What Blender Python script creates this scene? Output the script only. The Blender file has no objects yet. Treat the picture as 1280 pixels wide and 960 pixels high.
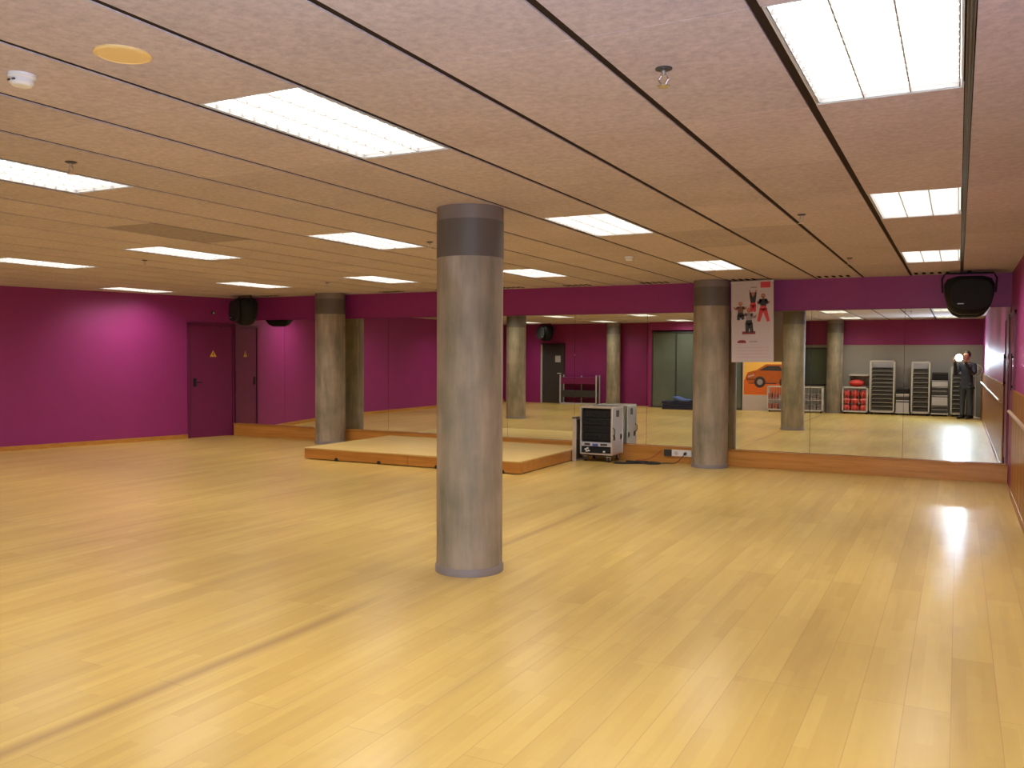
import bpy, bmesh, math, random
from mathutils import Vector, Matrix, Euler
random.seed(7)
S = bpy.context.scene
COL = S.collection
PI = math.pi

# ------------------------------------------------------------------ constants (metres)
HC = 1.62          # camera height
H = 2.70           # ceiling
YM = 12.86         # mirror surface
YB = 12.88         # bulkhead face
YS = 12.80         # face of wooden plinth below the mirrors
ZS = 0.231         # plinth top
ZB = 2.259         # bulkhead underside / mirror top
XR = 0.593         # right wall
YK = -1.62         # back wall

# ------------------------------------------------------------------ material helpers
def lin(c):
    return tuple(((v / 255) / 12.92 if v / 255 <= .04045 else ((v / 255 + .055) / 1.055) ** 2.4) for v in c)

def base_mat(name):
    m = bpy.data.materials.new(name)
    m.use_nodes = True
    nt = m.node_tree
    b = nt.nodes.get('Principled BSDF')
    return m, nt, b

def mat(name, col, rough=.5, metal=0., spec=.5, noise=0., scale=20., emit=None, estr=0., bump=0., coat=0.):
    """plain procedural material with slight noise variation of the colour"""
    m, nt, b = base_mat(name)
    c = (*col, 1)
    b.inputs['Base Color'].default_value = c
    b.inputs['Roughness'].default_value = rough
    b.inputs['Metallic'].default_value = metal
    b.inputs['Specular IOR Level'].default_value = spec
    b.inputs['Coat Weight'].default_value = coat
    if emit:
        b.inputs['Emission Color'].default_value = (*emit, 1)
        b.inputs['Emission Strength'].default_value = estr
    if noise > 0 or bump > 0:
        tc = nt.nodes.new('ShaderNodeTexCoord')
        n = nt.nodes.new('ShaderNodeTexNoise')
        n.inputs['Scale'].default_value = scale
        n.inputs['Detail'].default_value = 5
        nt.links.new(tc.outputs['Object'], n.inputs['Vector'])
        if noise > 0:
            r = nt.nodes.new('ShaderNodeMapRange')
            r.inputs['To Min'].default_value = 1 - noise
            r.inputs['To Max'].default_value = 1 + noise
            nt.links.new(n.outputs['Fac'], r.inputs['Value'])
            mx = nt.nodes.new('ShaderNodeVectorMath'); mx.operation = 'SCALE'
            mx.inputs[0].default_value = col
            nt.links.new(r.outputs['Result'], mx.inputs['Scale'])
            nt.links.new(mx.outputs['Vector'], b.inputs['Base Color'])
        if bump > 0:
            bp = nt.nodes.new('ShaderNodeBump')
            bp.inputs['Strength'].default_value = bump
            bp.inputs['Distance'].default_value = .01
            nt.links.new(n.outputs['Fac'], bp.inputs['Height'])
            nt.links.new(bp.outputs['Normal'], b.inputs['Normal'])
    return m

def N(nt, t, **kw):
    n = nt.nodes.new(t)
    for k, v in kw.items():
        if k in n.inputs: n.inputs[k].default_value = v
        else: setattr(n, k, v)
    return n

def floor_mat():
    m, nt, b = base_mat('maple_strip_floor')
    L = nt.links.new
    tc = N(nt, 'ShaderNodeTexCoord')
    mp = N(nt, 'ShaderNodeMapping'); mp.inputs['Rotation'].default_value = (0, 0, PI / 2)
    L(tc.outputs['Object'], mp.inputs['Vector'])
    br = N(nt, 'ShaderNodeTexBrick', Scale=1.0)
    br.inputs['Mortar Size'].default_value = .0022
    br.inputs['Mortar Smooth'].default_value = .3
    br.inputs['Brick Width'].default_value = 2.2
    br.inputs['Row Height'].default_value = .195
    br.offset = .37; br.offset_frequency = 3
    br.inputs['Color1'].default_value = (.0, .0, .0, 1)
    br.inputs['Color2'].default_value = (1, 1, 1, 1)
    br.inputs['Mortar'].default_value = (.5, .5, .5, 1)
    L(mp.outputs['Vector'], br.inputs['Vector'])
    # three narrow staves inside each board
    st = N(nt, 'ShaderNodeTexBrick', Scale=1.0)
    st.inputs['Mortar Size'].default_value = .0
    st.inputs['Brick Width'].default_value = .62
    st.inputs['Row Height'].default_value = .065
    st.offset = .43; st.offset_frequency = 2
    st.inputs['Color1'].default_value = (0, 0, 0, 1); st.inputs['Color2'].default_value = (1, 1, 1, 1)
    L(mp.outputs['Vector'], st.inputs['Vector'])
    # grain stretched along the boards (y)
    mg = N(nt, 'ShaderNodeMapping'); mg.inputs['Scale'].default_value = (14, .7, 1)
    L(tc.outputs['Object'], mg.inputs['Vector'])
    gr = N(nt, 'ShaderNodeTexNoise', Scale=1.6, Detail=6.0, Roughness=.6)
    L(mg.outputs['Vector'], gr.inputs['Vector'])
    # large worn patches
    mw = N(nt, 'ShaderNodeMapping'); mw.inputs['Scale'].default_value = (3.2, .34, 1)
    L(tc.outputs['Object'], mw.inputs['Vector'])
    wn = N(nt, 'ShaderNodeTexNoise', Scale=1.0, Detail=5.0, Roughness=.62)
    L(mw.outputs['Vector'], wn.inputs['Vector'])
    # base colour from boards
    mixv = N(nt, 'ShaderNodeMath', operation='MULTIPLY_ADD'); mixv.inputs[1].default_value = .35
    L(br.outputs['Color'], mixv.inputs[0])
    m2 = N(nt, 'ShaderNodeMath', operation='MULTIPLY'); m2.inputs[1].default_value = .28
    L(st.outputs['Color'], m2.inputs[0]); L(m2.outputs[0], mixv.inputs[2])
    m3 = N(nt, 'ShaderNodeMath', operation='MULTIPLY_ADD'); m3.inputs[1].default_value = .45
    L(gr.outputs['Fac'], m3.inputs[0]); L(mixv.outputs[0], m3.inputs[2])
    cr = N(nt, 'ShaderNodeValToRGB')
    e = cr.color_ramp.elements
    e[0].position = .1; e[0].color = (.47, .31, .075, 1)
    e[1].position = .95; e[1].color = (.62, .44, .125, 1)
    L(m3.outputs[0], cr.inputs['Fac'])
    # dark wear
    wr = N(nt, 'ShaderNodeMapRange'); wr.inputs['From Min'].default_value = .50; wr.inputs['From Max'].default_value = .72
    wr.inputs['To Min'].default_value = 0; wr.inputs['To Max'].default_value = .26
    L(wn.outputs['Fac'], wr.inputs['Value'])
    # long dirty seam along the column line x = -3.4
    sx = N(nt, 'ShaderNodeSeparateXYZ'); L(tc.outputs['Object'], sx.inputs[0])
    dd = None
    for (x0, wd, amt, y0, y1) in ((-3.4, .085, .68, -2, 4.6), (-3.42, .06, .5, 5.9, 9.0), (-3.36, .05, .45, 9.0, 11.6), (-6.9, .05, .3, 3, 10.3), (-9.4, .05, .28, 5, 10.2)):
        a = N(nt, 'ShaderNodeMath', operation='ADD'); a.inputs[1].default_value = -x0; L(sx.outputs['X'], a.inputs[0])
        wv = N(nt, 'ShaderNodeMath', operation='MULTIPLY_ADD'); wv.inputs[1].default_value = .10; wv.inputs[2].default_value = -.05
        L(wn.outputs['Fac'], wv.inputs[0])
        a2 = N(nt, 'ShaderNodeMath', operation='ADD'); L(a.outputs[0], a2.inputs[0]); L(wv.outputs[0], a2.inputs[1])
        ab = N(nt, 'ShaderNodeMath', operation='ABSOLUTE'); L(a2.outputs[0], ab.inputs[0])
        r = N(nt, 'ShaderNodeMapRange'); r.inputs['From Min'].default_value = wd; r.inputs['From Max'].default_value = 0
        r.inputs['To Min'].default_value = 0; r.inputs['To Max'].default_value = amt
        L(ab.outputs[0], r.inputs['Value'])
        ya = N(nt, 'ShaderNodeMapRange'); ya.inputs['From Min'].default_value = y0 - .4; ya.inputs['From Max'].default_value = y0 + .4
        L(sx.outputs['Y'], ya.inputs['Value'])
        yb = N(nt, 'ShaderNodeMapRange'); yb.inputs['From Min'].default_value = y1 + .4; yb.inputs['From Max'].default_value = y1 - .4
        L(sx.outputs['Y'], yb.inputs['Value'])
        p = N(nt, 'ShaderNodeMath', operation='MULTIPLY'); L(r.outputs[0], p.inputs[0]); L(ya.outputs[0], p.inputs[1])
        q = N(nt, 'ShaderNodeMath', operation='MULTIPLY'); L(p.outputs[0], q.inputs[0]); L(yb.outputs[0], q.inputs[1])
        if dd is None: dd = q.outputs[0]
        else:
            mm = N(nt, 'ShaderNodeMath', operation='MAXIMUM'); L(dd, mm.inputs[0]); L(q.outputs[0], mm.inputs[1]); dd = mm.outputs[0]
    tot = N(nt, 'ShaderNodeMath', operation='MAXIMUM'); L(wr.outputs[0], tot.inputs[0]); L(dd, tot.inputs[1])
    mo = N(nt, 'ShaderNodeMath', operation='MULTIPLY_ADD'); mo.inputs[1].default_value = .38
    L(br.outputs['Fac'], mo.inputs[0]); L(tot.outputs[0], mo.inputs[2])
    mx = N(nt, 'ShaderNodeMix', data_type='RGBA')
    mx.clamp_factor = True
    L(mo.outputs[0], mx.inputs['Factor']); L(cr.outputs['Color'], mx.inputs[6])
    mx.inputs[7].default_value = (.25, .14, .055, 1)
    L(mx.outputs[2], b.inputs['Base Color'])
    b.inputs['Roughness'].default_value = .5
    b.inputs['Specular IOR Level'].default_value = .3
    b.inputs['Coat Weight'].default_value = FLOORCOAT
    rr = N(nt, 'ShaderNodeMapRange'); rr.inputs['To Min'].default_value = .17; rr.inputs['To Max'].default_value = .27
    L(wn.outputs['Fac'], rr.inputs['Value'])
    L(rr.outputs[0], b.inputs['Coat Roughness'])
    bm_ = N(nt, 'ShaderNodeBump', Strength=.12, Distance=.002)
    L(br.outputs['Fac'], bm_.inputs['Height']); bm_.invert = True
    L(bm_.outputs['Normal'], b.inputs['Normal'])
    return m
FLOORCOAT = .75

def ceiling_mat():
    m, nt, b = base_mat('wood_wool_board')
    L = nt.links.new
    tc = N(nt, 'ShaderNodeTexCoord')
    at = N(nt, 'ShaderNodeAttribute'); at.attribute_name = 'tone'
    n1 = N(nt, 'ShaderNodeTexNoise', Scale=26.0, Detail=6.0, Roughness=.75); L(tc.outputs['Object'], n1.inputs['Vector'])
    n2 = N(nt, 'ShaderNodeTexNoise', Scale=2.2, Detail=3.0); L(tc.outputs['Object'], n2.inputs['Vector'])
    r1 = N(nt, 'ShaderNodeMapRange'); r1.inputs['From Min'].default_value = .3; r1.inputs['From Max'].default_value = .7
    r1.inputs['To Min'].default_value = .80; r1.inputs['To Max'].default_value = 1.18
    L(n1.outputs['Fac'], r1.inputs['Value'])
    r2 = N(nt, 'ShaderNodeMapRange'); r2.inputs['To Min'].default_value = .88; r2.inputs['To Max'].default_value = 1.12
    L(n2.outputs['Fac'], r2.inputs['Value'])
    p = N(nt, 'ShaderNodeMath', operation='MULTIPLY'); L(r1.outputs[0], p.inputs[0]); L(r2.outputs[0], p.inputs[1])
    q = N(nt, 'ShaderNodeMath', operation='MULTIPLY'); L(p.outputs[0], q.inputs[0]); L(at.outputs['Fac'], q.inputs[1])
    v = N(nt, 'ShaderNodeVectorMath', operation='SCALE'); v.inputs[0].default_value = CEILCOL
    L(q.outputs[0], v.inputs['Scale'])
    L(v.outputs['Vector'], b.inputs['Base Color'])
    b.inputs['Roughness'].default_value = .9
    b.inputs['Specular IOR Level'].default_value = .1
    bp = N(nt, 'ShaderNodeBump', Strength=.5, Distance=.004); L(n1.outputs['Fac'], bp.inputs['Height'])
    L(bp.outputs['Normal'], b.inputs['Normal'])
    return m
CEILCOL = (.475, .405, .42)

def concrete_mat():
    m, nt, b = base_mat('stained_concrete')
    L = nt.links.new
    tc = N(nt, 'ShaderNodeTexCoord')
    mp = N(nt, 'ShaderNodeMapping'); mp.inputs['Scale'].default_value = (6, 6, .9)
    L(tc.outputs['Object'], mp.inputs['Vector'])
    n1 = N(nt, 'ShaderNodeTexNoise', Scale=1.5, Detail=6.0, Roughness=.6); L(mp.outputs['Vector'], n1.inputs['Vector'])
    n2 = N(nt, 'ShaderNodeTexNoise', Scale=2.3, Detail=4.0); L(tc.outputs['Object'], n2.inputs['Vector'])
    cr = N(nt, 'ShaderNodeValToRGB'); e = cr.color_ramp.elements
    e[0].position = .36; e[0].color = (.165, .155, .112, 1)
    e[1].position = .64; e[1].color = (.38, .31, .235, 1)
    k = e.new(.5); k.color = (.265, .225, .165, 1)
    a = N(nt, 'ShaderNodeMath', operation='MULTIPLY_ADD'); a.inputs[1].default_value = .5
    L(n2.outputs['Fac'], a.inputs[0])
    a0 = N(nt, 'ShaderNodeMath', operation='MULTIPLY'); a0.inputs[1].default_value = .5
    L(n1.outputs['Fac'], a0.inputs[0]); L(a0.outputs[0], a.inputs[2])
    L(a.outputs[0], cr.inputs['Fac'])
    # pale lime runs
    mp2 = N(nt, 'ShaderNodeMapping'); mp2.inputs['Scale'].default_value = (11, 11, 1.3); mp2.inputs['Location'].default_value = (3.1, 1.7, .4)
    L(tc.outputs['Object'], mp2.inputs['Vector'])
    n3 = N(nt, 'ShaderNodeTexNoise', Scale=1.0, Detail=3.0); L(mp2.outputs['Vector'], n3.inputs['Vector'])
    r = N(nt, 'ShaderNodeMapRange'); r.inputs['From Min'].default_value = .60; r.inputs['From Max'].default_value = .74
    r.inputs['To Max'].default_value = .7
    L(n3.outputs['Fac'], r.inputs['Value'])
    mx = N(nt, 'ShaderNodeMix', data_type='RGBA'); L(r.outputs[0], mx.inputs['Factor'])
    L(cr.outputs['Color'], mx.inputs[6]); mx.inputs[7].default_value = (.45, .40, .36, 1)
    L(mx.outputs[2], b.inputs['Base Color'])
    b.inputs['Roughness'].default_value = .55
    b.inputs['Specular IOR Level'].default_value = .35
    return m

def wood_mat(name, c0, c1, axis='x', rough=.4, boards=0.):
    m, nt, b = base_mat(name)
    L = nt.links.new
    tc = N(nt, 'ShaderNodeTexCoord')
    mp = N(nt, 'ShaderNodeMapping')
    mp.inputs['Scale'].default_value = {'x': (.8, 14, 14), 'y': (14, .8, 14), 'z': (14, 14, .8)}[axis]
    L(tc.outputs['Object'], mp.inputs['Vector'])
    n = N(nt, 'ShaderNodeTexNoise', Scale=1.8, Detail=6.0, Roughness=.6); L(mp.outputs['Vector'], n.inputs['Vector'])
    cr = N(nt, 'ShaderNodeValToRGB'); e = cr.color_ramp.elements
    e[0].position = .3; e[0].color = (*c0, 1); e[1].position = .7; e[1].color = (*c1, 1)
    L(n.outputs['Fac'], cr.inputs['Fac'])
    L(cr.outputs['Color'], b.inputs['Base Color'])
    b.inputs['Roughness'].default_value = rough
    b.inputs['Specular IOR Level'].default_value = .4
    return m

PUR = (.27, .021, .155)
M = {}
M['floor'] = floor_mat()
M['ceil'] = ceiling_mat()
M['void'] = mat('ceiling_void_dark', (.018, .011, .007), .9, spec=.0, noise=.2)
M['concrete'] = concrete_mat()
M['column_paint'] = mat('grey_column_paint', (.115, .10, .088), .5, noise=.15, scale=6)
M['column_collar'] = mat('light_grey_collar', (.20, .165, .15), .55, noise=.1, scale=6)
M['ring'] = mat('grey_base_ring', (.22, .19, .19), .5, noise=.15, scale=12)
M['purple'] = mat('purple_wall_paint', PUR, .48, noise=.06, scale=3, bump=.05)
M['purple_door'] = mat('purple_door_paint', (.165, .013, .085), .42, noise=.05, scale=4)
M['purple_frame'] = mat('purple_frame_paint', (.12, .01, .06), .4, noise=.05)
M['grey_wall'] = mat('grey_wall_paint', (.30, .285, .27), .6, noise=.05, scale=3)
M['plinth'] = wood_mat('orange_plinth_wood', (.40, .165, .028), (.56, .26, .055), 'x', .35)
M['wainscot'] = wood_mat('orange_wainscot_wood', (.20, .072, .013), (.33, .13, .026), 'z', .35)
M['stage_top'] = wood_mat('pale_stage_deck', (.50, .34, .11), (.64, .47, .18), 'x', .35)
M['baseboard'] = wood_mat('orange_baseboard_wood', (.40, .17, .03), (.55, .27, .06), 'y', .4)
M['white_metal'] = mat('white_enamel_metal', (.52, .51, .49), .35, noise=.03)
M['black'] = mat('black_plastic', (.011, .011, .012), .65, spec=.25, noise=.2)
M['black_grille'] = mat('black_grille_cloth', (.008, .008, .009), .8, noise=.3, scale=300, bump=.3)
M['dark'] = mat('dark_grey_plastic', (.035, .034, .036), .5, noise=.2)
M['steel'] = mat('brushed_steel', (.6, .58, .56), .32, metal=1, noise=.05)
M['chrome'] = mat('chrome', (.75, .74, .72), .15, metal=1, noise=.03)
M['brass'] = mat('satin_handrail_metal', (.70, .52, .40), .35, metal=.6, noise=.05)
M['red'] = mat('red_vinyl', (.55, .035, .03), .45, noise=.1, scale=8)
M['blue'] = mat('dark_blue_mat_vinyl', (.014, .018, .075), .5, noise=.15, scale=6)
M['lightblue'] = mat('light_blue_mat_vinyl', (.07, .12, .34), .5, noise=.15, scale=6)
M['paper'] = mat('white_printed_paper', (.50, .43, .43), .6, noise=.03)
M['beige'] = mat('beige_plastic_disc', (.74, .54, .24), .5, noise=.03)
M['white_plastic'] = mat('white_plastic', (.72, .72, .72), .4, noise=.03)
M['yellow'] = mat('yellow_sign', (.75, .42, .06), .5, noise=.03)
M['case'] = mat('light_grey_laminate', (.46, .455, .49), .4, noise=.06, scale=10)
M['alu'] = mat('aluminium_edge', (.66, .65, .64), .3, metal=.85, noise=.05)
M['rubber'] = mat('black_rubber', (.015, .014, .014), .7, noise=.2)
M['bluedisplay'] = mat('blue_equipment_panel', (.05, .08, .35), .4, noise=.1)

def mirror_mat():
    m, nt, b = base_mat('silvered_mirror')
    b.inputs['Base Color'].default_value = (.77, .79, .70, 1)
    b.inputs['Metallic'].default_value = 1
    b.inputs['Roughness'].default_value = 0
    return m
M['mirror'] = mirror_mat()
M['louvre_glow'] = mat('fluorescent_diffuser', (.9, .9, .9), .5, emit=(1, .95, .90), estr=3.4)
M['glass_dark'] = mat('grey_green_glass', (.12, .145, .122), .08, noise=.25, scale=1.5, spec=.6)
M['flash'] = mat('enlarged_flash_glow', (1, 1, 1), .3, emit=(.62, .78, 1.0), estr=1950)

# ------------------------------------------------------------------ mesh helpers
def box(bm, c, s, rot=None):
    mtx = Matrix.Translation(Vector(c))
    if rot: mtx = mtx @ Euler(rot).to_matrix().to_4x4()
    mtx = mtx @ Matrix.Diagonal((*s, 1))
    return bmesh.ops.create_cube(bm, size=1, matrix=mtx)['verts']

def bx(bm, x0, x1, y0, y1, z0, z1):
    return box(bm, ((x0 + x1) / 2, (y0 + y1) / 2, (z0 + z1) / 2), (abs(x1 - x0), abs(y1 - y0), abs(z1 - z0)))

def cyl(bm, p0, p1, r0, r1=None, n=20):
    p0 = Vector(p0); p1 = Vector(p1); d = p1 - p0
    r1 = r0 if r1 is None else r1
    mtx = Matrix.Translation((p0 + p1) / 2) @ d.to_track_quat('Z', 'Y').to_matrix().to_4x4()
    return bmesh.ops.create_cone(bm, cap_ends=True, segments=n, radius1=r0, radius2=r1, depth=d.length, matrix=mtx)['verts']

def sph(bm, c, r, sc=(1, 1, 1), u=20, v=12, rot=None):
    mtx = Matrix.Translation(Vector(c))
    if rot: mtx = mtx @ Euler(rot).to_matrix().to_4x4()
    mtx = mtx @ Matrix.Diagonal((*sc, 1))
    return bmesh.ops.create_uvsphere(bm, u_segments=u, v_segments=v, radius=r, matrix=mtx)['verts']

def lathe(bm, prof, n=32, c=(0, 0, 0)):
    rings = []
    for r, z in prof:
        rings.append([bm.verts.new((c[0] + r * math.cos(2 * PI * k / n), c[1] + r * math.sin(2 * PI * k / n), c[2] + z)) for k in range(n)])
    for a, b in zip(rings, rings[1:]):
        for k in range(n):
            bm.faces.new((a[k], a[(k + 1) % n], b[(k + 1) % n], b[k]))
    if prof[0][0] > 1e-6: bm.faces.new(rings[0][::-1])
    if prof[-1][0] > 1e-6: bm.faces.new(rings[-1])

def tube(bm, pts, r, n=8, closed=False):
    pts = [Vector(p) for p in pts]
    rings = []
    L = len(pts)
    up = None
    for i, p in enumerate(pts):
        if closed: t = pts[(i + 1) % L] - pts[i - 1]
        else: t = pts[min(i + 1, L - 1)] - pts[max(i - 1, 0)]
        t.normalize()
        if up is None:
            up = Vector((0, 0, 1)) if abs(t.z) < .9 else Vector((1, 0, 0))
        a = t.cross(up).normalized(); b = a.cross(t).normalized(); up = b
        rr = r[i] if isinstance(r, (list, tuple)) else r
        rings.append([bm.verts.new(p + rr * (math.cos(2 * PI * k / n) * a + math.sin(2 * PI * k / n) * b)) for k in range(n)])
    prs = list(zip(rings, rings[1:]))
    if closed: prs.append((rings[-1], rings[0]))
    for a, b in prs:
        for k in range(n):
            bm.faces.new((a[k], a[(k + 1) % n], b[(k + 1) % n], b[k]))
    if not closed:
        bm.faces.new(rings[0][::-1]); bm.faces.new(rings[-1])

def prism(bm, poly, axis, a0, a1):
    """extrude 2D polygon along axis: 'y' -> poly is (x,z); 'x' -> (y,z); 'z' -> (x,y)"""
    def P(u, v, a): return {'y': (u, a, v), 'x': (a, u, v), 'z': (u, v, a)}[axis]
    A = [bm.verts.new(P(u, v, a0)) for u, v in poly]
    B = [bm.verts.new(P(u, v, a1)) for u, v in poly]
    n = len(poly)
    bm.faces.new(A); bm.faces.new(B[::-1])
    for k in range(n):
        bm.faces.new((A[k], B[k], B[(k + 1) % n], A[(k + 1) % n]))

def obj(name, bm, m, parent=None, loc=(0, 0, 0), bevel=0., smooth=False, rot=None):
    bmesh.ops.recalc_face_normals(bm, faces=bm.faces[:])
    me = bpy.data.meshes.new(name)
    bm.to_mesh(me); bm.free()
    if isinstance(m, str): m = M[m]
    for mm in (m if isinstance(m, (list, tuple)) else [m]):
        me.materials.append(M[mm] if isinstance(mm, str) else mm)
    o = bpy.data.objects.new(name, me)
    COL.objects.link(o)
    o.location = loc
    if rot: o.rotation_euler = rot
    if parent: o.parent = parent
    if smooth:
        for p in me.polygons: p.use_smooth = True
        try: me.set_sharp_from_angle(angle=math.radians(38))
        except Exception: pass
    if bevel > 0:
        b = o.modifiers.new('bevel', 'BEVEL'); b.width = bevel; b.segments = 2; b.limit_method = 'ANGLE'
        b.harden_normals = False
    return o

def tag(o, label, cat, group=None):
    o['label'] = label; o['category'] = cat
    if group: o['group'] = group
    return o

def thing(name, label, cat, loc=(0, 0, 0), rotz=0., group=None, rot=None):
    o = bpy.data.objects.new(name, None)
    o.empty_display_size = .1
    COL.objects.link(o)
    o.location = loc
    o.rotation_euler = rot if rot else (0, 0, rotz)
    return tag(o, label, cat, group)

def struct(name, bm, m, **k):
    o = obj(name, bm, m, **k)
    if not o.parent: o['kind'] = 'structure'
    return o

def dup(root, loc, label, rotz=None, group=None):
    r = root.copy(); COL.objects.link(r); r.location = loc
    if rotz is not None: r.rotation_euler = (0, 0, rotz)
    r['label'] = label
    if group: r['group'] = group
    for ch in list(root.children):
        c = ch.copy(); COL.objects.link(c); c.parent = r
        for g in list(ch.children):
            d = g.copy(); COL.objects.link(d); d.parent = c
    return r

ORD = ['first', 'second', 'third', 'fourth', 'fifth', 'sixth', 'seventh', 'eighth', 'ninth', 'tenth', 'eleventh', 'twelfth', 'thirteenth', 'fourteenth']
B = bmesh.new

# ------------------------------------------------------------------ room shell
# left wall follows a slight angle near the mirrors, then runs straight
LWP = [(-12.73, 12.98), (-14.16, 7.9), (-14.3, YK)]
def lwall_x(y):
    (x0, y0), (x1, y1), (x2, y2) = LWP
    return x0 + (x1 - x0) * (y - y0) / (y1 - y0) if y > y1 else x1 + (x2 - x1) * (y - y1) / (y2 - y1)

bm = B(); bx(bm, -14.6, .75, YK - .2, 13.15, -.12, 0); struct('floor', bm, 'floor')

bm = B()
poly = [(p[0], p[1]) for p in LWP] + [(LWP[2][0] - .15, LWP[2][1]), (LWP[1][0] - .15, LWP[1][1]), (LWP[0][0] - .15, 13.1), (LWP[0][0], 13.1)]
prism(bm, poly, 'z', 0, H + .2); struct('wall_left', bm, 'purple')
bm = B(); bx(bm, XR, XR + .15, YK - .15, 13.1, 0, H + .2); struct('wall_right', bm, 'purple')
bm = B(); bx(bm, -12.9, XR, YM + .03, 13.1, 0, H + .2); struct('wall_front', bm, 'purple')
# back wall : purple, grey lower field on the right part
bm = B()
bx(bm, -14.3, -4.1, YK - .15, YK, 0, H + .2)
bx(bm, -4.1, XR, YK - .15, YK, 1.98, H + .2)
v0 = len(bm.faces)
bx(bm, -4.1, XR, YK - .15, YK, 0, 1.98)
bm.faces.ensure_lookup_table()
for f in bm.faces[v0:]: f.material_index = 1
struct('wall_back', bm, ['purple', 'grey_wall'])
# bulkhead above the mirrors
bm = B(); bx(bm, -12.73, XR, YB - .002, 12.95, ZB, H + .1); struct('trim_1', bm, 'purple')
# wooden plinth below the mirrors
bm = B(); bx(bm, -12.70, XR - .005, YS, YM + .03, 0, ZS); struct('baseboard_front', bm, 'plinth', bevel=.004)
bm = B(); bx(bm, -12.70, XR - .02, YS - .012, YS + .03, ZS - .001, ZS + .012); struct('trim_2', bm, 'plinth', bevel=.003)
# left baseboard
bm = B()
o_ = .018
poly = [(LWP[0][0] + .02, 12.79), (lwall_x(12.95), 12.95), LWP[1], LWP[2], (LWP[2][0] + o_, LWP[2][1]), (LWP[1][0] + o_, LWP[1][1]), (LWP[0][0] + o_, 12.79)]
poly = [(lwall_x(12.78), 12.78), (lwall_x(7.9), 7.9), (lwall_x(YK), YK), (lwall_x(YK) + o_, YK), (lwall_x(7.9) + o_, 7.9), (lwall_x(12.78) + o_, 12.78)]
prism(bm, poly, 'z', 0, .075); struct('baseboard_left', bm, 'baseboard')
# right-hand boarded wainscot
bm = B()
y = YK + .02
while y < 11.66:
    y1 = min(y + .48, 11.68)
    bx(bm, XR - .026, XR + .01, y + .012, y1 - .012, .02, 1.235)
    y = y1
bx(bm, XR - .012, XR + .01, YK + .02, 11.68, .0, 1.22)
bx(bm, XR - .034, XR + .01, YK + .02, 11.68, .0, .08)
struct('trim_3', bm, 'wainscot', bevel=.003)

# ------------------------------------------------------------------ ceiling boards with open joints
def jx(i):
    if i <= 9: return .0152 - .6 * i
    return .0152 - 5.4 - .612 * (i - 9) - (.07 * min(i - 17, 3) if i > 17 else 0)
NJ = 24
ROWS = [-.73, 2.79, 6.30, 9.93]       # y start of the four light rows
LLEN = 1.19
COLS = [0, 4, 8, 12, 16, 20]
def yseg(i):
    cuts = []
    if i in COLS:
        for r in ROWS: cuts.append((r, r + LLEN))
    return cuts
bm = B()
tone = bm.faces.layers.float.new('tone')
GAP = .034
DARK = {(10, 5.2): .62}
seams = [YK, -.73, .46, 1.62, 2.79, 3.98, 5.14, 6.30, 7.49, 8.71, 9.93, 11.12, 12.30, 12.885]
def board(x0, x1, y0, y1, t):
    vs = box(bm, ((x0 + x1) / 2, (y0 + y1) / 2, H + .0125), (x1 - x0, y1 - y0, .025))
    fs = set(f for v in vs for f in v.link_faces)
    for f in fs: f[tone] = t
for i in range(-1, NJ):
    xa, xb = (XR, jx(0)) if i < 0 else (jx(i), jx(i + 1))
    hi = xa - (GAP / 2 if i >= 0 else 0); lo = xb + GAP / 2
    for a, b in zip(seams, seams[1:]):
        if any(abs(a - c[0]) < .02 for c in yseg(i)): continue
        t = random.uniform(.93, 1.05)
        if i == 10 and abs(a - 5.14) < .1: t = .66
        if i in (2, 3) and abs(a - 7.49) < .1: t = .86
        board(lo, hi, a + .0015, b - .0015, t)
bm2 = bm
struct('ceiling', bm2, 'ceil')
bm = B(); bx(bm, -14.5, .75, YK - .15, 13.1, H + .14, H + .2); struct('trim_4', bm, 'void')
# dark hangers inside every joint
bm = B()
for i in range(0, NJ):
    (bx(bm, jx(i) - GAP / 2 + .001, jx(i) + GAP / 2 - .001, YK, 12.88, H + .005, H + .02) if i else bx(bm, jx(0) - .05, jx(0) + .05, YK, 12.88, H + .05, H + .055))
struct('trim_5', bm, mat('dark_brown_joint_strip', (.030, .019, .013), .8, spec=.05, noise=.2))
# metal track in the joint by the right wall
bm = B()
bx(bm, jx(0) - .013, jx(0) - .009, YK, 12.87, H - .004, H + .024)
bx(bm, jx(0) + .009, jx(0) + .013, YK, 12.87, H - .004, H + .024)
bx(bm, jx(0) - .013, jx(0) + .013, YK, 12.87, H + .02, H + .024)
bx(bm, jx(0) - .003, jx(0) + .003, YK, 12.87, H - .002, H + .02)
struct('trim_6', bm, mat('dull_track_metal', (.16, .15, .15), .45, metal=.8, noise=.1))

# ------------------------------------------------------------------ recessed louvred lights
LW_ = .6 - GAP
def louvre_mesh(w, l):
    bm = B()
    for k in range(4):
        x = -w / 2 + .006 + k * (w - .012) / 3
        bx(bm, x - .0025, x + .0025, -l / 2 + .004, l / 2 - .004, .002, .022)
    n = 15
    for k in range(n + 1):
        y = -l / 2 + .006 + k * (l - .012) / n
        bx(bm, -w / 2 + .004, w / 2 - .004, y - .0012, y + .0012, .004, .022)
    return bm
LAMPW = 27.0
proto = None
colnames = ['first', 'second', 'third', 'fourth', 'fifth', 'sixth']
rownames = {3: 'first', 2: 'second', 1: 'third', 0: 'fourth'}
ldata = bpy.data.lights.new('fluorescent_tubes', 'AREA')
ldata.shape = 'RECTANGLE'; ldata.size = LW_ - .05; ldata.size_y = LLEN - .06
ldata.energy = LAMPW; ldata.color = (1.0, .93, .82); ldata.spread = math.radians(146)
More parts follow.
